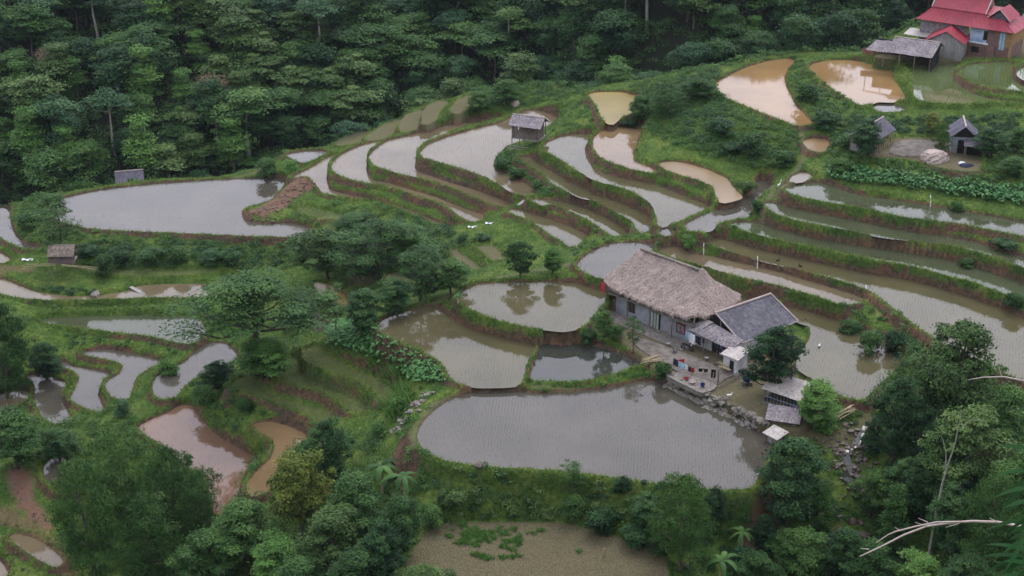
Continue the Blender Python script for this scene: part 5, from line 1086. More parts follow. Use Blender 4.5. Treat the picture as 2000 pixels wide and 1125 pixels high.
# stream down the rocks
sp = [at(*q) for q in [(1690,835),(1672,870),(1648,885),(1660,915),(1652,935),(1680,960),(1720,990)]]
b = MB(); wds = [.3, .4, .5, .4, .6, .6, .5]
L_ = []
for i, p in enumerate(sp):
    d = (sp[min(i + 1, len(sp) - 1)] - sp[max(i - 1, 0)]); d.z = 0; d.normalize(); n_ = Vector((-d.y, d.x, 0)) * wds[i]; L_ += [p - n_ + Vector((0, 0, .22)), p + n_ + Vector((0, 0, .22))]
b.add(L_, [(2 * i, 2 * i + 2, 2 * i + 3, 2 * i + 1) for i in range(len(sp) - 1)]); tag(b.build('water', WM['pond']), kind='structure')
# slatted gate and fence between yard and lane
def fence(px0, px1, n, h, mat, label, name='fence', z=YZ, g=None):
    p, q = Vector(on_z(*px0, z)), Vector(on_z(*px1, z)); r_ = root(name, p, 0, label, 'fence', g); d = q - p
    b = MB(); b.bar((0, 0, h * .25), (d.x, d.y, h * .25), .03); b.bar((0, 0, h * .8), (d.x, d.y, h * .8), .03); b.build('rail', mat, r_)
    b = MB()
    for k in range(n + 1): c = d * (k / n); b.bar((c.x, c.y, -.1), (c.x, c.y, h * (1 + .06 * math.sin(k * 5))), .028, sides=5)
    b.build('pickets', mat, r_); return r_
fence((1404,758), (1444,738), 16, 1.1, M['plank'], 'slatted picket fence between the thick post and the dense tree')
fence((1626,778), (1690,800), 9, 1.2, M['wood'], 'rickety stick fence below the house pond corner', z=.6)
bp = yardpt(1458, 750); b = MB(); n = 20; prof = [(0, .28), (.03, .30), (.3, .31), (.32, .33), (.36, .31), (.6, .31), (.62, .33), (.66, .31), (.9, .30), (.95, .27)]
BRr = root('water_barrel', (bp.x, bp.y, YZ + .45), 0, 'glossy blue plastic water barrel on blocks under the dense dark tree', 'barrel')
V, F = [], []
for h, r_ in prof:
    for k in range(n): a = 2 * math.pi * k / n; V.append((r_ * 1.5 * math.cos(a), r_ * 1.5 * math.sin(a), h * 1.25))
for i in range(len(prof) - 1):
    for k in range(n): F.append((i * n + k, i * n + (k + 1) % n, (i + 1) * n + (k + 1) % n, (i + 1) * n + k))
F += [tuple(range(n))[::-1], tuple(range((len(prof) - 1) * n, len(prof) * n))]; MB().add(V, F).build('drum', M['barrel'], BRr, True)
MB().bar((0, 0, 1.15), (0, 0, 1.25), .2, .19, 12).build('cap', M['barrel'], BRr); b = MB(); b.box((-.6, -.5, -.5), (-.2, .5, 0)); b.box((.2, -.5, -.5), (.6, .5, 0)); b.build('block', M['concrete'], BRr)
def shed(name, loc, rz, L, Wd, h, roofmat, wallmat, label, cat='shed', over=.35, pitch=.35, mono=False, walls=True, posts=True, legs=0, ridge=True, door=None):
    r_ = root(name, loc, rz, label, cat)
    if mono:
        b = MB(); b.sheet((-over, Wd + over, h + pitch), (L + over, Wd + over, h + pitch), (L + over, -over, h), (-over, -over, h), max(10, int(L * 7)), 5, .05, .025, int(L * 3.4), 0, .05); b.build('roof', roofmat, r_)
    else:
        t = h + pitch * Wd
        b = MB(); b.sheet((-over, Wd / 2, t), (L + over, Wd / 2, t), (L + over, -over, h - .1), (-over, -over, h - .1), max(10, int(L * 7)), 5, .06, .03, int(L * 3.4), 0, .08); b.build('roof_slope', roofmat, r_)
        b = MB(); b.sheet((-over, Wd / 2, t), (L + over, Wd / 2, t), (L + over, Wd + over, h - .1), (-over, Wd + over, h - .1), max(10, int(L * 7)), 5, .06, .03, int(L * 3.4), 0, .08); b.build('roof_slope', roofmat, r_)
        if ridge: b = MB(); b.bar((-over, Wd / 2, t + .03), (L + over, Wd / 2, t + .03), .10); b.build('ridge_cap', M['ridge'], r_)
        b = MB(); b.prism([(.1, .1, h), (.1, Wd - .1, h), (.1, Wd / 2, t - .12)], (.08, 0, 0)); b.prism([(L - .18, .1, h), (L - .18, Wd - .1, h), (L - .18, Wd / 2, t - .12)], (.08, 0, 0)); b.build('gable', M['dark'] if wallmat is None else wallmat, r_)
    if walls:
        b = MB(); b.box((.08, .08, legs - .3 * (legs == 0)), (L - .08, .22, h)); b.box((.08, Wd - .22, legs), (L - .08, Wd - .08, h)); b.box((.08, .22, legs), (.22, Wd - .22, h)); b.box((L - .22, .22, legs), (L - .08, Wd - .22, h)); b.build('wall', wallmat or M['wood'], r_)
    if posts:
        for x in (0, L):
            for y in (0, Wd): b = MB(); b.bar((x, y, -1.6), (x, y, h + (pitch if mono and y else 0)), .075); b.build('post', M['wood'], r_)
    if legs: b = MB(); b.box((-.1, -.1, legs - .1), (L + .1, Wd + .1, legs)); b.build('floor', M['plank'], r_)
    if door: b = MB(); b.box((door[0], .02, legs + .05), (door[1], .07, door[2])); b.build('door', M['dark'], r_)
    return r_
c = yardpt(1492, 787, 1.0); CS = shed('poultry_pen', (c.x, c.y, 1.1), A_ + .12, 4.6, 2.6, 1.9, M['tin'], M['fibro2'], 'poultry pen with pale tin roof and wire front beside light green tree', 'pen', mono=True, pitch=.9, walls=False)
b = MB(); [b.bar((k * .42, 0, 0), (k * .42, 0, 1.8), .025, sides=4) for k in range(12)]; [b.bar((0, 0, z), (4.6, 0, z), .03, sides=4) for z in (.1, .9, 1.75)]; b.build('mesh_front', M['blue'], CS)
b = MB(); b.box((0, 2.4, 0), (4.6, 2.55, 2.3)); b.box((0, 0, 0), (.06, 2.4, .6)); b.build('wall', M['fibro2'], CS)
c = Vector(on_z(1500, 826, 1.2)); shed('low_shed', (c.x, c.y, .4), A_ + .5, 3.2, 2.4, 1.4, M['fibro2'], M['wood'], 'low shed with flat grey tin roof at the end of stone wall', mono=True, pitch=.35)
c = Vector(on_z(1497, 848, .9)); shed('coop', (c.x, c.y, .0), A_ - .1, 1.5, 1.3, 1.1, M['tin'], M['plank'], 'little coop with pale plank roof touching the big pond', 'coop', mono=True, pitch=.3)
# firewood, baskets and stools about the yard
def wood_pile(px, py, L, n, label, ang=0.):
    p = yardpt(px, py, YZ + .1); b = MB(); r_ = np.random.default_rng(n)
    for k in range(n):
        a = ang + r_.normal() * .12; c = np.array([p.x + r_.normal() * .2, p.y + r_.normal() * .35, p.z + .08 + .5 * r_.random()]); d = np.array([math.cos(a), math.sin(a), r_.normal() * .05]) * L / 2 * r_.uniform(.7, 1.1); b.bar(c - d, c + d, .05, sides=5)
    tag(b.build('wood_pile', M['bamboo']), label, 'firewood')
wood_pile(1272, 706, 2.6, 16, 'pale heap of split bamboo by the fishpond corner of yard', .5); wood_pile(1416, 722, 1.6, 14, 'small stack of firewood against the kitchen front', A_); wood_pile(1650, 808, 2.8, 12, 'loose poles lying behind the light green tree', .7)
def basin(px, py, r, h, mat, label, name='basin', z=YZ + .1):
    p = yardpt(px, py, z); b = MB(); n = 16; V = []
    for rr, zz in ((r * .7, 0), (r, h), (r * .93, h), (r * .62, .04)): V += [(rr * math.cos(2 * math.pi * k / n), rr * math.sin(2 * math.pi * k / n), zz) for k in range(n)]
    F = [(i * n + k, i * n + (k + 1) % n, (i + 1) * n + (k + 1) % n, (i + 1) * n + k) for i in range(3) for k in range(n)] + [tuple(range(n))[::-1], tuple(range(3 * n, 4 * n))]
    o = b.add(V, F).build(name, mat); o.location = p; tag(o, label, name)
basin(1352, 748, .42, .25, M['tin'], 'pale metal basin on the washing floor', z=YZ + .3); basin(1372, 755, .3, .4, M['barrel'], 'blue bucket on the washing floor', 'bucket', YZ + .3); basin(1340, 741, .35, .2, M['maroon'], 'dark red basin on the washing floor', z=YZ + .3); basin(1398, 712, .35, .3, M['wood'], 'brown basket in front of the kitchen doorway', 'basket'); basin(1318, 688, .35, .35, M['fibro2'], 'grey bucket on the cement path', 'bucket'); basin(1438, 733, .3, .45, M['wht'], 'white bucket beside the wash house', 'bucket')
for k, (px, py, lab) in enumerate([(1380, 704, 'low wooden stool left of the kitchen doorway'), (1305, 676, 'low wooden stool under the grey house wall')]):
    p = yardpt(px, py, YZ + .05); r_ = root('stool', p, .5 * k, lab, 'stool'); MB().box((-.25, -.18, .36), (.25, .18, .42)).build('seat', M['plank'], r_)
    for sx in (-.2, .16):
        for sy in (-.14, .1): MB().box((sx, sy, 0), (sx + .05, sy + .05, .36)).build('leg', M['wood'], r_)
# ---------------- stilted field huts
def huttr(px, py, z=None): p = at(px, py); return p
p = at(1000, 297); p.z += .7; H1r = shed('field_hut', (p.x, p.y, p.z), R(-22), 4.8, 3.4, 4.3, M['fibro2'], None, 'grey weathered stilted field hut with patchy roof on the viny bund', 'hut', walls=False, pitch=.36, over=.55, legs=1.9)
b = MB(); r_ = np.random.default_rng(8)
for k in range(22):
    x = .1 + k * .205
    if r_.random() < .8: b.box((x, .05, 1.9), (x + .13, .10, r_.uniform(3.2, 4.2)))
b.box((.1, 3.2, 1.9), (4.6, 3.26, 4.2)); [b.box((4.7, .1 + k * .22, 1.9), (4.75, .24 + k * .22, 4.1)) for k in range(13)]; [b.box((.05, .1 + k * .3, 1.9), (.1, .24 + k * .3, 4.0)) for k in range(9)]; b.build('plank_wall', M['wood'], H1r)
b = MB(); b.bar((-.9, -.25, .05), (5.4, -.3, .12), .05); b.bar((-.5, -.1, .45), (5.2, -.05, .4), .05); b.bar((4.6, 3.2, 1.3), (7.4, 2.2, .9), .06); b.bar((.0, 0, .1), (4.6, 3.2, 1.3), .04); b.build('brace', M['plank'], H1r)
p = at(104, 548); p.z += 1.1; H2r = shed('stilt_shelter', (p.x, p.y, p.z), R(2), 3.4, 2.6, 3.2, M['wood'], None, 'brown roofed stilt shelter with bamboo poles laid across it', 'hut', walls=False, pitch=.5, over=.35, legs=1.9, ridge=False)
b = MB()
for k in range(34): x = -.3 + k * .122; b.prism([(x, -.5, 1.95), (x + .09, -.5, 1.95), (x + .09, 1.2, 4.35), (x, 1.2, 4.35)], (0, .04, -.03))
b.build('bark_strips', vary('old_bark', (.05, .04, .038), (.15, .11, .10), 5, .9, .1, (4, 1, .3)), H2r)
r_ = np.random.default_rng(3)
for k, (x0, x1, z0, z1, y, lab) in enumerate([(-3.6, 1.2, 2.0, 2.0, -.55, 'upper bamboo pole sticking out left of the stilt shelter'), (-4.0, 1.0, 1.7, 1.85, -.7, 'lower bamboo pole sticking out left of the stilt shelter'), (1.8, 7.2, 1.9, 1.35, -.6, 'bamboo pole reaching farthest right of the stilt shelter'), (1.9, 6.9, 1.8, 1.1, -.75, 'lower bamboo pole right of the stilt shelter'), (2.2, 6.6, 1.85, 1.3, -.9, 'shorter bamboo pole right of the stilt shelter')]):
    c0 = Matrix.Translation(p) @ Matrix.Rotation(R(2), 4, 'Z'); b = MB(); b.bar(c0 @ Vector((x0, y, z0)), c0 @ Vector((x1, y, z1)), .055, .035); tag(b.build('bamboo_pole', M['bamboo']), lab, 'pole', 'bamboo poles resting on the stilt shelter')
p = at(258, 366); shed('crest_shelter', (p.x - 4.3, p.y + 6.0, p.z - 3.9), R(14), 4.4, 3.6, 2.2, M['greyroof'], M['wood'], 'grey sheet roof of a hut sunk behind the large paddy bank', 'hut', pitch=.5)
# ---------------- upper right farm
def fr(px, py, z): return Vector(on_z(px, py, z))
c = fr(1703, 300, 12); sh = shed('cattle_shed', (c.x, c.y, 12), R(52), 6.6, 3.6, 2.1, M['greyroof'], None, 'long cattle shed with dark roof and yellowish props in farm yard', pitch=.42, walls=False, over=.5)
b = MB(); b.box((.1, 3.4, -.2), (6.5, 3.5, 2.0)); b.box((0, .1, -.2), (.1, 3.5, 1.6)); b.build('wall', M['plank'], sh)
for k in range(9): x = .1 + k * .8; b = MB(); b.bar((x, -.5, -.1), (x + .25, -.15, 2.0), .07); b.build('prop', M['bamboo'], sh)
fence((1684,302), (1722,304), 8, .95, M['plank'], 'pale plank fence before the cattle shed', z=12); fence((1722,306), (1800,310), 20, .5, M['wood'], 'low stick fence along the front of farm yard', z=12)
flat_poly('yard_slab', [(1735,298),(1745,280),(1768,272),(1830,275),(1850,300),(1810,306),(1760,305)], 12.1, .3, M['yard'], 'grey cement drying floor of the upper farm yard', 'floor')
c = fr(1856, 298, 12); shed('gabled_shed', (c.x, c.y, 12), R(-20), 3.4, 3.8, 2.5, M['greyroof'], M['plaster'], 'little gabled shed with steep slate grey roof and dark door', pitch=.0, mono=True, over=.01) if False else None
GS = root('gabled_shed', (c.x, c.y, 12), R(-12), 'little gabled shed with steep slate grey roof and dark door', 'shed'); b = MB(); b.box((0, 0, -.3), (3.4, .15, 2.5)); b.box((0, .15, -.3), (.15, 4.4, 2.5)); b.box((3.25, .15, -.3), (3.4, 4.4, 2.5)); b.build('wall', M['plaster'], GS)
b = MB(); b.sheet((1.7, -.4, 4.3), (1.7, 4.8, 4.3), (-.6, 4.8, 2.35), (-.6, -.4, 2.35), 30, 4, .06, .03, 16); b.build('roof_slope', M['greyroof'], GS); b = MB(); b.sheet((1.7, -.4, 4.3), (1.7, 4.8, 4.3), (4.0, 4.8, 2.35), (4.0, -.4, 2.35), 30, 4, .06, .03, 16); b.build('roof_slope', M['greyroof'], GS)
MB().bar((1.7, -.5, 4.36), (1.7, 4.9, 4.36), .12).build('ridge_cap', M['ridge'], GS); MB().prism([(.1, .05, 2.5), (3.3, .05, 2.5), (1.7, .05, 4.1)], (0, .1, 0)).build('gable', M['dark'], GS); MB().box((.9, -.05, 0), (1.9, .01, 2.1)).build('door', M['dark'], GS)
c = fr(1884, 308, 12); PS = shed('porch_shelter', (c.x, c.y, 12), R(-16), 2.6, 1.9, 1.9, M['fibro'], None, 'open lean-to shelter on posts beside the little gabled shed', mono=True, pitch=.5, walls=False); MB().box((.2, 1.7, 0), (2.4, 1.8, 1.9)).build('wall', M['dark'], PS)
# straw stack
def blob(name, c, rx, ry, h, mat, label, cat, straw=0):
    b = MB(); nu, nv = 26, 12; V = []; r_ = np.random.default_rng(5)
    for j in range(nv + 1):
        for i in range(nu):
            a = 2 * math.pi * i / nu; t = j / nv; rr = math.cos(t * math.pi / 2) ** .7 * (1 + .12 * math.sin(3 * a + 1) + .08 * r_.normal() * (t < 1)); V.append((rx * rr * math.cos(a) * (.8 + .2 * math.sin(min(t * 5, 1.57))), ry * rr * math.sin(a), h * math.sin(t * math.pi / 2) - .2))
    F = [(j * nu + i, j * nu + (i + 1) % nu, (j + 1) * nu + (i + 1) % nu, (j + 1) * nu + i) for j in range(nv) for i in range(nu)]; b.add(V, F)
    for k in range(straw):
        q = np.array(V[r_.integers(0, nu * nv)]); o_ = q / (np.linalg.norm(q) + 1e-6); e = q + o_ * .15 + np.array([r_.normal() * .1, r_.normal() * .1, -.45]); w_ = np.array([-o_[1], o_[0], 0]) * .04; b.add([q - w_, q + w_, e], [(0, 1, 2)])
    o = b.build(name, mat); o.location = c; return tag(o, label, cat)
c = fr(1823, 318, 11.6); blob('straw_stack', (c.x, c.y, 11.3), 2.2, 1.7, 2.5, M['straw'], 'shaggy pale straw stack in front of the farm yard', 'haystack', 900)
c = fr(1838, 308, 12); cloth('red_sheet', (c.x, c.y, 13), (c.x + 1.0, c.y - .2, 13.1), .9, M['rust'], 'reddish sheet leaning beside the straw stack', 'sheet')
c = fr(1886, 329, 11.6); blob('tarpaulin_heap', (c.x, c.y, 11.7), 1.2, .8, .9, M['navy'], 'dark tarpaulin heap at the corner of the farm yard', 'heap'); c = fr(1878, 322, 11.8); blob('sack_heap', (c.x, c.y, 11.9), .6, .5, .6, M['wht'], 'small heap of white sacks behind the dark tarpaulin', 'sacks')
c = fr(1000, 200, 3.6); c = at(1006, 207); blob('dry_bush', (c.x, c.y, c.z + .3), .8, .7, 1.1, M['straw'], 'pale dry bush on the bank beyond the grey stilted hut', 'bush', 160)
# ---------------- red roofed house and barns
RZ = 14.95
oL, oR = on_z(1787, 36, 20), on_z(1983, 66, 20); ar = math.atan2(oR[1] - oL[1], oR[0] - oL[0]); RL = float(np.hypot(*(oR - oL)[:2])); RW = 9.8
RH_ = root('red_roofed_house', (oL[0], oL[1], RZ), ar, 'big two storey house with sweeping red sheet roof at top right', 'house')
e = 20 - RZ; k1, k2 = e + 2.1, e + 4.9
b = MB(); b.sheet((2.2, 2.2, k1), (RL - 3.4, 2.2, k1), (RL, 0, e), (0, 0, e), 90, 6, .05, .018, 70, .12); b.sheet((RL - 3.4, RW - 2.2, k1), (2.2, RW - 2.2, k1), (0, RW, e), (RL, RW, e), 90, 6, .05, .018, 70, .12)
b.sheet((2.2, RW - 2.2, k1), (2.2, 2.2, k1), (0, 0, e), (0, RW, e), 40, 6, .05, .018, 36, .12); b.sheet((RL - 3.4, 2.2, k1 + .003), (RL - 3.4, RW - 2.2, k1 + .003), (RL, RW, e), (RL, 0, e), 40, 6, .05, .018, 36, .12); rl = b.build('lower_roof', M['redroof'], RH_)
b = MB(); b.sheet((2.2, RW / 2, k2), (11.9, RW / 2, k2), (11.9, 2.0, k1 + .02), (2.2, 2.0, k1 + .02), 60, 6, .05, .018, 50, .1); b.sheet((2.2, RW / 2, k2), (11.9, RW / 2, k2), (11.9, RW - 2, k1 + .02), (2.2, RW - 2, k1 + .02), 60, 6, .05, .018, 50, .1); b.build('upper_roof', M['redroof'], RH_)
b = MB(); b.bar((2.15, RW / 2, k2 + .05), (2.15, 1.9, k1), .12); b.bar((11.95, RW / 2, k2 + .05), (11.95, 1.9, k1), .12); b.bar((2.1, RW / 2, k2 + .05), (12, RW / 2, k2 + .05), .1); b.build('verge_trim', M['ridge'], RH_)
b = MB(); b.prism([(2.35, 2.1, k1), (2.35, RW - 2.1, k1), (2.35, RW / 2, k2 - .1)], (.08, 0, 0)); b.prism([(11.7, 2.1, k1), (11.7, RW - 2.1, k1), (11.7, RW / 2, k2 - .1)], (.08, 0, 0)); b.build('gable', M['wood'], RH_)
b = MB(); b.sheet((11.9, RW / 2, k1 + 1.0), (RL - 3.2, RW / 2, k1 + 1.0), (RL - 3.2, 2.1, k1), (11.9, 2.1, k1), 24, 4, .05, .018, 18); b.sheet((11.9, RW / 2, k1 + 1.0), (RL - 3.2, RW / 2, k1 + 1.0), (RL - 3.2, RW - 2.1, k1), (11.9, RW - 2.1, k1), 24, 4, .05, .018, 18)
b.build('right_roof', M['redroof'], RH_)
dx = RL - 3.6; b = MB(); b.sheet((dx, 1.4, k1 + 1.3), (dx, 6.5, k1 + 1.3), (dx - 1.9, 6.0, k1 - .05), (dx - 1.9, 1.6, k1 - .35), 30, 4, .05, .015, 18); b.sheet((dx, 1.4, k1 + 1.3), (dx, 6.5, k1 + 1.3), (dx + 2.0, 6.5, k1 - .2), (dx + 2.0, 1.5, k1 - .6), 30, 4, .05, .015, 18); do = b.build('dormer_roof', M['redroof'], RH_)
b = MB(); b.prism([(dx - 1.4, 1.75, k1 - .4), (dx + 1.4, 1.75, k1 - .4), (dx, 1.75, k1 + 1.05)], (0, .1, 0)); b.build('dormer_gable', M['fibro'], do); b = MB(); b.bar((dx, 1.3, k1 + 1.36), (dx - 2.0, 1.5, k1 - .3), .08); b.bar((dx, 1.3, k1 + 1.36), (dx + 2.05, 1.4, k1 - .55), .08); b.build('dormer_trim', M['ridge'], do)
wy = .9
b = MB(); b.box((9.6, wy, -.3), (RL - 1.0, wy + .2, 2.2)); b.box((RL - 1.2, wy + .2, -.3), (RL - 1.0, RW - 1, 2.2)); b.build('brick_wall', M['brick'], RH_)
b = MB(); b.box((10.0, wy, 2.2), (13.0, wy + .2, e + .4)); b.build('blue_wall', M['blue'], RH_); b = MB(); b.box((9.9, wy - .12, 2.1), (13.4, wy - .01, 2.4)); b.build('ledge', M['wht'], RH_)
b = MB(); b.box((13.0, wy, 2.2), (RL - 2.6, wy + .2, e + .4)); b.build('upper_wall', M['brick'], RH_); b = MB(); b.box((RL - 2.6, wy, 2.2), (RL - 1.0, wy + .2, e + .4)); b.box((RL - 1.2, wy + .2, 2.2), (RL - 1.0, RW - 1, e + .4)); b.build('ochre_wall', M['ochre'], RH_)
b = MB(); b.box((.8, wy, -.3), (9.6, wy + .2, e + .4)); b.build('grey_wall', M['fibro2'], RH_)
wo = MB().box((12.4, wy - .04, 2.9), (13.1, wy + .02, 4.5)).build('window', M['dark'], RH_); wo = MB().box((15.3, wy - .04, 1.6), (16.2, wy + .02, 4.6)).build('door', M['lblue'], RH_); MB().box((15.7, wy - .07, 1.7), (15.78, wy - .045, 4.5)).build('door_rail', M['fibro'], wo)
MB().box((10.6, wy - .04, .5), (11.9, wy + .02, 1.5)).build('window', M['dark'], RH_); MB().box((13.4, wy - .5, -.3), (14.8, wy - .02, 2.0)).build('brick_pier', M['brick'], RH_); MB().box((RL - .9, wy - .3, -.5), (RL - .6, wy, e)).build('post', M['ochre'], RH_)
# plank barn with red roof
q0, q1, q2 = on_z(1660 + 830/5.62, 425/5.62, 18), on_z(1660 + 1260/5.62, 495/5.62, 17.7), on_z(1660 + 1355/5.62, 370/5.62, 17.8)
ab = math.atan2(q1[1] - q0[1], q1[0] - q0[0]); bw_ = float(np.hypot(*(q1 - q0)[:2])); bl = 6.6
BR = root('plank_barn', (q0[0], q0[1], RZ), ab, 'grey plank barn with bright red gable roof left of the big red house', 'barn'); eh = 17.8 - RZ
b = MB(); b.box((.35, .35, -.4), (bw_ - .35, .5, eh)); b.box((.35, .5, -.4), (.5, bl, eh)); b.box((bw_ - .5, .5, -.4), (bw_ - .35, bl, eh)); b.prism([(.35, .35, eh), (bw_ - .35, .35, eh), (bw_ / 2, .35, eh + 1.75)], (0, .15, 0)); b.build('wall', M['plank'], BR)
b = MB(); b.sheet((bw_ / 2, -.1, eh + 1.95), (bw_ / 2, bl + .3, eh + 1.95), (0, bl + .3, eh), (0, -.1, eh), 36, 4, .05, .015, 26); b.build('roof_slope', M['redroof'], BR); b = MB(); b.sheet((bw_ / 2, -.1, eh + 1.95), (bw_ / 2, bl + .3, eh + 1.95), (bw_, bl + .3, eh), (bw_, -.1, eh), 36, 4, .05, .015, 26); b.build('roof_slope', M['redroof'], BR)
# long grey barn
q0, q1 = on_z(1660 + 170/5.62, 545/5.62, 16.7), on_z(1660 + 900/5.62, 640/5.62, 16.7); ag = math.atan2(q1[1] - q0[1], q1[0] - q0[0]); gl = float(np.hypot(*(q1 - q0)[:2]))
GB = root('grey_barn', (q0[0], q0[1], RZ - .3), ag, 'long open barn with mottled grey roof above the orange paddy', 'barn')
h0 = 16.7 - RZ + .3; b = MB(); b.sheet((4.0, 3.9, h0 + 1.9), (gl + .4, 3.9, h0 + 1.9), (gl, 0, h0), (3.4, 0, h0 + .05), 70, 6, .05, .03, 40, 0, .12); b.sheet((4.0, 3.9, h0 + 1.9), (gl + .4, 3.9, h0 + 1.9), (gl + .6, 6.8, h0 + .5), (4.2, 6.8, h0 + .5), 70, 4, .05, .03, 40, 0, .12); b.build('roof', M['fibro2'], GB)
b = MB(); b.sheet((.9, 3.2, h0 + 1.1), (4.2, 3.4, h0 + 1.3), (3.8, -.1, h0 - .02), (0, 0, h0), 24, 5, .05, .03, 14, .0, .15); b.build('side_roof', M['fibro2'], GB); b = MB(); b.bar((4.0, 3.9, h0 + 1.95), (gl + .4, 3.9, h0 + 1.95), .09); b.build('ridge_cap', M['ridge'], GB)
for x in (.4, 3.2, 6, 8.6, gl - .3): b = MB(); b.bar((x, .3, -.6), (x, .3, h0), .08); b.build('post', M['wood'], GB)
b = MB(); b.box((.4, 5.6, -.4), (gl, 5.75, h0 + .8)); b.box((gl - .2, .4, -.4), (gl - .05, 5.6, h0)); b.prism([(gl - .1, .3, h0), (gl - .1, 6.4, h0 + .4), (gl - .1, 3.9, h0 + 1.75)], (.08, 0, 0)); b.build('wall', M['dark'], GB)
c = fr(1702, 104, 14.6); cloth('red_banner', (c.x - 1.6, c.y, 15.6), (c.x + .9, c.y - 1, 15.6), 1.1, M['rust'], 'faded red and white cloth hung at the left of grey barn', 'cloth')
c = fr(1800, 70, 17); sk = shed('fenced_porch', (c.x - 2.6, c.y + .8, 15), ar, 3.6, 2.4, 2.2, M['tin'], M['wood'], 'small porch with rounded pale roof beside the big red house', 'porch', mono=True, pitch=.5, walls=False)
c = fr(1985, 70, 15); shed('side_shed', (c.x + 1.5, c.y + 3, 15), ar + .1, 5, 3, 2.2, M['fibro'], M['dark'], 'dark shed with grey roof right of the big red house', mono=True, pitch=.4)
# log pole on the crest
c0, c1 = at(1560, 92), at(1655, 92); b = MB(); b.bar(c0 + Vector((0, 0, 1.2)), c1 + Vector((0, 0, 1.2)), .14); tag(b.build('log_rail', M['wood']), 'long weathered log rail against the forest left of grey barn', 'rail')
# ---------------- slump of bare earth: clods lying on it
rocks('earth_clods', [(560,365),(600,368),(560,385),(545,400),(520,410),(490,415),(530,425)], 170, .08, .28, vary('clod', (.10, .065, .05), (.19, .13, .10), 3, .95), 'heap of bare reddish clods slumped into the large paddy', 'earth', 'stuff', 1.1)
# ---------------- white pipes spilling from terrace to terrace
for k, (x0, y0, x1, y1, zn, lab) in enumerate([(1588, 388, 1589, 412, 'W6', 'white pipe spout dropping from the top striped terrace, left one'), (1817, 384, 1817, 404, 'W7', 'white pipe spout under the broad-leaved crop bank'), (1934, 452, 1942, 464, 'W6', 'white pipe spout far right on the striped terraces'), (1690, 570, 1691, 582, 'W2', 'white pipe spout at the right end of the narrow brown strip'), (1484, 508, 1479, 524, 'W2', 'white pipe spout behind the thatched roof'), (1376, 488, 1374, 498, 'W2', 'small white pipe spout just behind the thatch ridge')]):
    z = BYN[zn]['z']; p1 = Vector(on_z(x1, y1, z)); b = MB(); b.path([(p1.x + .1, p1.y + 1.0, z + 1.4), (p1.x, p1.y + .3, z + 1.2), (p1.x, p1.y + .1, z + .8), (p1.x, p1.y, z)], [.035, .035, .05, .07], 6); tag(b.build('water_spout', M['pipe']), lab, 'pipe', 'pipes and spouts draining the terraces')
# ---------------- plank foot bridges and paths of poles
def plank(px0, px1, wd, lab, name='footbridge', mat='plank', lift=.25):
    a, c = at(*px0), at(*px1); r_ = b = MB(); d = (c - a); n_ = Vector((-d.y, d.x, 0)).normalized() * wd; h = max(a.z, c.z) + lift
    A, C2 = Vector((a.x, a.y, a.z + lift)), Vector((c.x, c.y, c.z + lift)); b.slab([A - n_, C2 - n_, C2 + n_, A + n_], .09); tag(b.build(name, M[mat]), lab, 'footbridge')
plank((1012, 403), (1042, 381), .28, 'pale plank laid across the corner of two central paddies'); plank((255, 562), (276, 574), .3, 'cement sill between moat and small paddy left of big tree')
# white rags near the central terraces
for k, (x, y, s_, lab) in enumerate([(955, 438, .55, 'white cloth lying on the grass, right one of a pair'), (920, 445, .5, 'white cloth lying on the grass, left one of a pair'), (50, 509, .6, 'white sheet lying on the bank at far left')]):
    p = at(x, y); b = MB(); V = [(i * s_ - s_, j * s_ * .6 - s_ * .3, .12 + .12 * math.sin(i * 2.3 + j)) for j in range(3) for i in range(4)]; b.add(V, [(j * 4 + i, j * 4 + i + 1, j * 4 + i + 5, j * 4 + i + 4) for j in range(2) for i in range(3)]); b.add([(a, c, z - .05) for a, c, z in V], [(j * 4 + i, j * 4 + i + 4, j * 4 + i + 5, j * 4 + i + 1) for j in range(2) for i in range(3)])
    o = b.build('white_sheet', M['wht']); o.location = p; tag(o, lab, 'cloth')
# ---------------- ducks, hens and a heron
def skin_mesh(name, pts, edges, rads, mat, loc, rz, sc_, label, cat, group=None):
    me = bpy.data.meshes.new(name); me.from_pydata(pts, edges, []); o = bpy.data.objects.new(name, me); COL.objects.link(o)
    md = o.modifiers.new('s', 'SKIN'); me.skin_vertices[0].data[0].use_root = True
    for v, r_ in zip(me.skin_vertices[0].data, rads): v.radius = r_ if hasattr(r_, '__len__') else (r_, r_)
    o.modifiers.new('u', 'SUBSURF').levels = 1; me.materials.append(mat); o.location = loc; o.rotation_euler = (0, 0, rz); o.scale = (sc_,) * 3; return tag(o, label, cat, group)
BIRD = ([(0, 0, .16), (.14, 0, .17), (.20, 0, .26), (.22, 0, .35), (.30, 0, .34), (-.13, 0, .19), (-.26, 0, .25)], [(0, 1), (1, 2), (2, 3), (3, 4), (0, 5), (5, 6)], [.10, .085, .035, .045, .014, .08, .02])
for k, (x, y, zn, mt, rz, lab) in enumerate([(1519, 510, 'W4', 'darkf', .4, 'left dark duck on the long paddy behind the thatched roof'), (1563, 521, 'W4', 'darkf', 2.4, 'right dark duck on the long paddy behind the thatched roof'), (1600, 677, 'W1', 'feather', 1.2, 'white duck on the pond right of the house'), (1570, 628, None, 'darkf', .3, 'dark hen by the kitchen roof corner')]):
    z = BYN[zn]['z'] if zn else at(x, y).z; p = Vector(on_z(x, y, z)); skin_mesh('duck' if zn else 'hen', BIRD[0], BIRD[1], BIRD[2], M[mt], p - Vector((0, 0, .06)), rz, 1.3 if zn else 1.2, lab, 'bird')
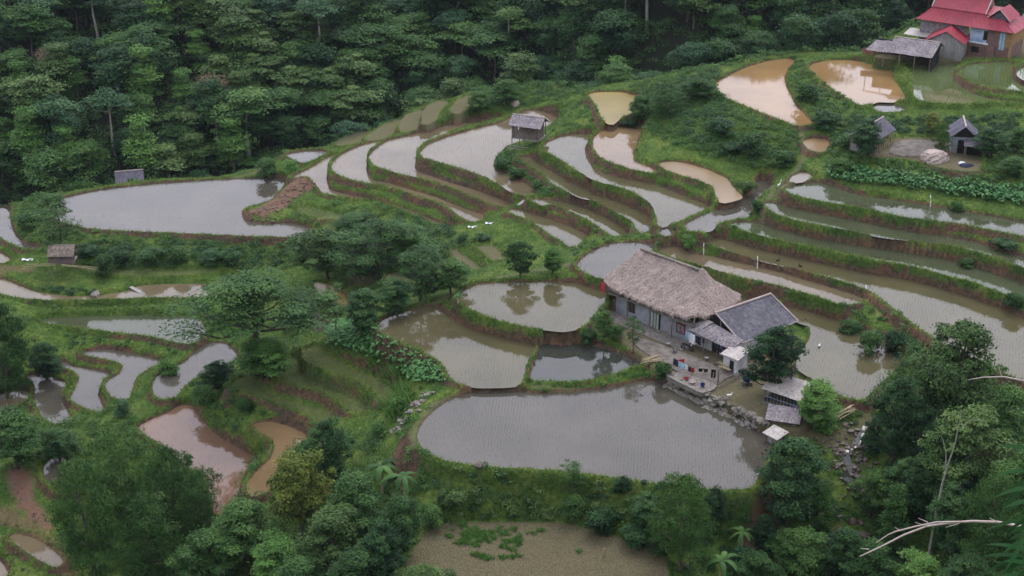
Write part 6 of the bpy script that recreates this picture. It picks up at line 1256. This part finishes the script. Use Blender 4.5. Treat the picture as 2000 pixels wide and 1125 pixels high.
p = at(1424, 779); skin_mesh('goose', BIRD[0], BIRD[1], BIRD[2], M['feather'], p + Vector((0, 0, .25)), .2, 1.5, 'white goose resting on top of the stone wall', 'bird')
p = at(1521, 369); HER = ([(0, 0, .55), (.14, 0, .62), (.2, 0, .8), (.16, 0, .95), (.22, 0, 1.06), (.36, 0, 1.04), (-.15, 0, .5), (-.3, 0, .42), (.02, .05, .3), (.02, .05, 0), (.02, -.05, .3), (.02, -.05, 0)], [(0, 1), (1, 2), (2, 3), (3, 4), (4, 5), (0, 6), (6, 7), (0, 8), (8, 9), (0, 10), (10, 11)], [.10, .07, .03, .03, .04, .012, .08, .02, .015, .012, .015, .012])
skin_mesh('heron', *HER, M['feather'], p, .5, 1.3, 'white heron standing on the bund corner above the diagonal paddy', 'bird')
# ---------------- bare white trunk, banana plants, near branch and bamboo
def bare(name, pts_list, rr, mat, label, cat='tree', parent=None):
    b = MB()
    for P, r_ in zip(pts_list, rr): b.path(P, r_, 7)
    o = b.build(name, mat, parent, True); return tag(o, label, cat) if label else o
g = at(1812, 1100); _, _, dp = topx(g); u = dp / FPX
f = lambda dx, h: (g.x + dx * u, g.y + .02 * h * u, g.z + h * u * 1.22)
W1_ = root('bare_tree', g, 0, 'bare dead tree with slim white forked trunk at lower right', 'tree')
loc_ = lambda L: [tuple(np.array(q) - np.array(g)) for q in L]
bare('trunk', [loc_([f(-1, -25), f(0, 30), f(2, 90), f(6, 150), f(10, 178)])], [[.17, .15, .13, .11, .10]], PALE, None, parent=W1_)
bare('branch', [loc_([f(10, 178), f(18, 215), f(22, 260), f(20, 285)])], [[.09, .07, .05, .02]], PALE, None, parent=W1_); bare('branch', [loc_([f(9, 175), f(4, 205), f(-4, 225), f(-10, 235)])], [[.08, .05, .035, .015]], PALE, None, parent=W1_); bare('branch', [loc_([f(21, 245), f(40, 262), f(62, 262), f(75, 256)])], [[.04, .03, .02, .01]], PALE, None, parent=W1_)
def banana(px, py, h, n, label, lean=0):
    p = at(px, py); r_ = root('banana_plant', p, random.uniform(0, 6), label, 'plant', 'banana plants'); MB().path([(0, 0, -.2), (.05, 0, h * .5), (.15 + lean, .05, h * .75)], [.17, .14, .09], 8).build('stem', M['bamboo'], r_, True)
    for k in range(n):
        a = 2.4 * k + random.uniform(-.3, .3); L = random.uniform(1.5, 2.7) * h / 4; up_ = random.uniform(.35, 1.1); V, F = [], []; m = 9
        for i in range(m + 1):
            t = i / m; rr = L * t; z = h * .72 + L * (up_ * t - 1.15 * t * t) ; wd = .27 * h / 4 * math.sin(math.pi * min(1, .12 + t * .88)) ** .6 * (1 + .12 * math.sin(i * 2.7 + k)) + .02
            cxx, cyy = .15 + rr * math.cos(a), .05 + rr * math.sin(a); sx, sy = -math.sin(a) * wd, math.cos(a) * wd; V += [(cxx - sx, cyy - sy, z - wd * .35), (cxx, cyy, z), (cxx + sx, cyy + sy, z - wd * .35)]
        for i in range(m): q = i * 3; F += [(q, q + 1, q + 4, q + 3), (q + 1, q + 2, q + 5, q + 4)]
        me_ = mesh_np('leaf', V, F, LM['mid'], dict(tv=np.full(len(V), random.uniform(.25, .75))), True, r_)
banana(748, 962, 4.8, 11, 'taller banana plant left of the big pond corner', .3); banana(790, 975, 4.2, 9, 'shorter banana plant nearest the big pond corner'); banana(1405, 1140, 4.0, 11, 'banana plant with upright leaf at the bottom beside feathery tree'); banana(1448, 1075, 3.2, 8, 'small broad-leaved plant behind the bottom banana plant')
banana(1300, 1050, 2.6, 8, 'broad-leaved plant at the right end of the dry field'); banana(895, 590, 1.5, 8, 'small banana plant on the path beside upper olive pond')
# near dead bamboo branch arching in from the right, and living bamboo behind it; both grow from the slope outside the frame
def cpt(px, py, t): q = ray(px, py) * t; return Vector((q[0], q[1], CAM_H + q[2]))
DIST = 34.0
BB = root('dead_bamboo', cpt(2230, 1260, DIST + 2), 0, 'dry leafless bamboo branch arching in from the right edge', 'branch')
def cp(L, dd=0): return [tuple(cpt(x, y, DIST + dd) - BB.location) for x, y in L]
gx_, gy_ = BB.location.x, BB.location.y; gz_ = grid_z(gx_, gy_) - BB.location.z
b = MB(); b.path([(0.3, .1, gz_ - .2), (.2, 0, gz_ * .5), (0, 0, 0)] + cp([(2130, 1080), (2000, 1029), (1950, 1020), (1900, 1018), (1860, 1021), (1810, 1028), (1765, 1045), (1720, 1068), (1690, 1082), (1679, 1087)]), [.07, .065, .06, .045, .036, .034, .032, .030, .027, .024, .020, .016, .012], 7); b.build('culm', M['ridge'], BB, True)
b = MB(); b.path(cp([(1885, 1019), (1830, 1020), (1790, 1028), (1750, 1038), (1735, 1044), (1711, 1060)], -.2), [.024, .024, .022, .018, .014, .008], 6); b.build('side_shoot', M['ridge'], BB, True)
for L in ([(1812, 1020), (1793, 1012)], [(1810, 1028), (1787, 1020)], [(1950, 1020), (1932, 1012)], [(1875, 1022), (1847, 1030)], [(1697, 1073), (1680, 1071)], [(1757, 1036), (1748, 1030)]): b = MB(); b.path(cp(L, -.1), [.014, .006], 5); b.build('twig', M['ridge'], BB, True)
B2 = root('dry_bamboo_tip', cpt(2190, 900, 60), 0, 'thin dry bamboo tip crossing high above the right thicket', 'branch'); cq = lambda L: [tuple(cpt(x, y, 60) - B2.location) for x, y in L]
gz2 = grid_z(B2.location.x, B2.location.y) - B2.location.z
b = MB(); b.path([(.2, .2, gz2 - .2), (.1, 0, gz2 * .5), (0, 0, 0)] + cq([(2060, 760), (2000, 744), (1960, 736), (1920, 737), (1890, 742)]), [.10, .09, .07, .05, .04, .035, .025, .012], 6); b.path(cq([(1956, 736), (1951, 715)]), [.02, .01], 5); b.build('culm', M['ridge'], B2, True)
NB = root('near_bamboo', cpt(2120, 1300, 30), 0, 'living bamboo with long bright leaves at the lower right corner', 'bamboo'); rb = np.random.default_rng(12)
gz3 = grid_z(NB.location.x, NB.location.y) - NB.location.z
def nb(px, py, t=30.): return cpt(px, py, t) - NB.location
b = MB(); b.path([(.1, .1, gz3 - .2), (0, 0, 0), tuple(nb(2080, 1100)), tuple(nb(2040, 930)), tuple(nb(2030, 800))], [.06, .05, .04, .03, .012], 7); b.path([(.4, 0, gz3), (.3, .1, 0), tuple(nb(2060, 1170)), tuple(nb(2010, 1100))], [.05, .045, .03, .02], 7); b.build('culm', M['bamboo'], NB, True)
V, F, TT = [], [], []; spots = [((2014, 955), 6), ((2015, 1000), 4), ((2016, 1065), 8), ((2004, 1100), 9), ((1992, 1125), 7), ((2035, 900), 3)]
for (x, y), n in spots:
    for k in range(n):
        s0 = np.array(nb(x + rb.uniform(-12, 20), y + rb.uniform(-25, 25), 30 + rb.uniform(-.6, .6))); L = rb.uniform(.55, 1.0); th_ = rb.uniform(2.5, 4.3); d = np.array([math.cos(th_) * 1.0, rb.uniform(-.5, .5), math.sin(th_) * .7 + .1]); d /= np.linalg.norm(d)
        sd_ = np.cross(d, (0, -.75, .65)); sd_ /= np.linalg.norm(sd_); o_ = len(V)
        for i in range(6): t = i / 5; c_ = s0 + d * L * t + np.array([0, 0, -.28 * L * t * t]); wd = .042 * math.sin(math.pi * min(1, .15 + t * .85)) + .002; V += [c_ - sd_ * wd, c_ + sd_ * wd]
        F += [(o_ + 2 * i, o_ + 2 * i + 2, o_ + 2 * i + 3, o_ + 2 * i + 1) for i in range(5)]; TT += [rb.uniform(.4, 1)] * 12
mesh_np('leaves', np.array(V), np.array(F), LM['taro'], dict(tv=np.array(TT) * .6), True, NB)
# flat stake in the dry field
p = at(1180, 1086); tag(MB().box((p.x - .09, p.y - .03, p.z - .1), (p.x + .09, p.y + .03, p.z + 1.0)).build('stake', M['bamboo']), 'short pale bamboo stake standing in the dry field', 'stake')
# ------------------------------------------------------------------ thin damp air over the valley
hm = bpy.data.materials.new('haze'); hm.use_nodes = True; ht = hm.node_tree; ht.nodes.remove(ht.nodes['Principled BSDF'])
pv = ht.nodes.new('ShaderNodeVolumePrincipled'); pv.inputs['Color'].default_value = (.70, .82, .95, 1); pv.inputs['Density'].default_value = .00005
ht.links.new(pv.outputs[0], ht.nodes['Material Output'].inputs['Volume'])
hz = MB().box((-360, -80, float(Z.min()) - 12), (360, 580, 130)).build('haze', hm); tag(hz, 'thin pale air between the viewer and the forest slope', 'haze', kind='stuff')
sc.cycles.volume_bounces = 0
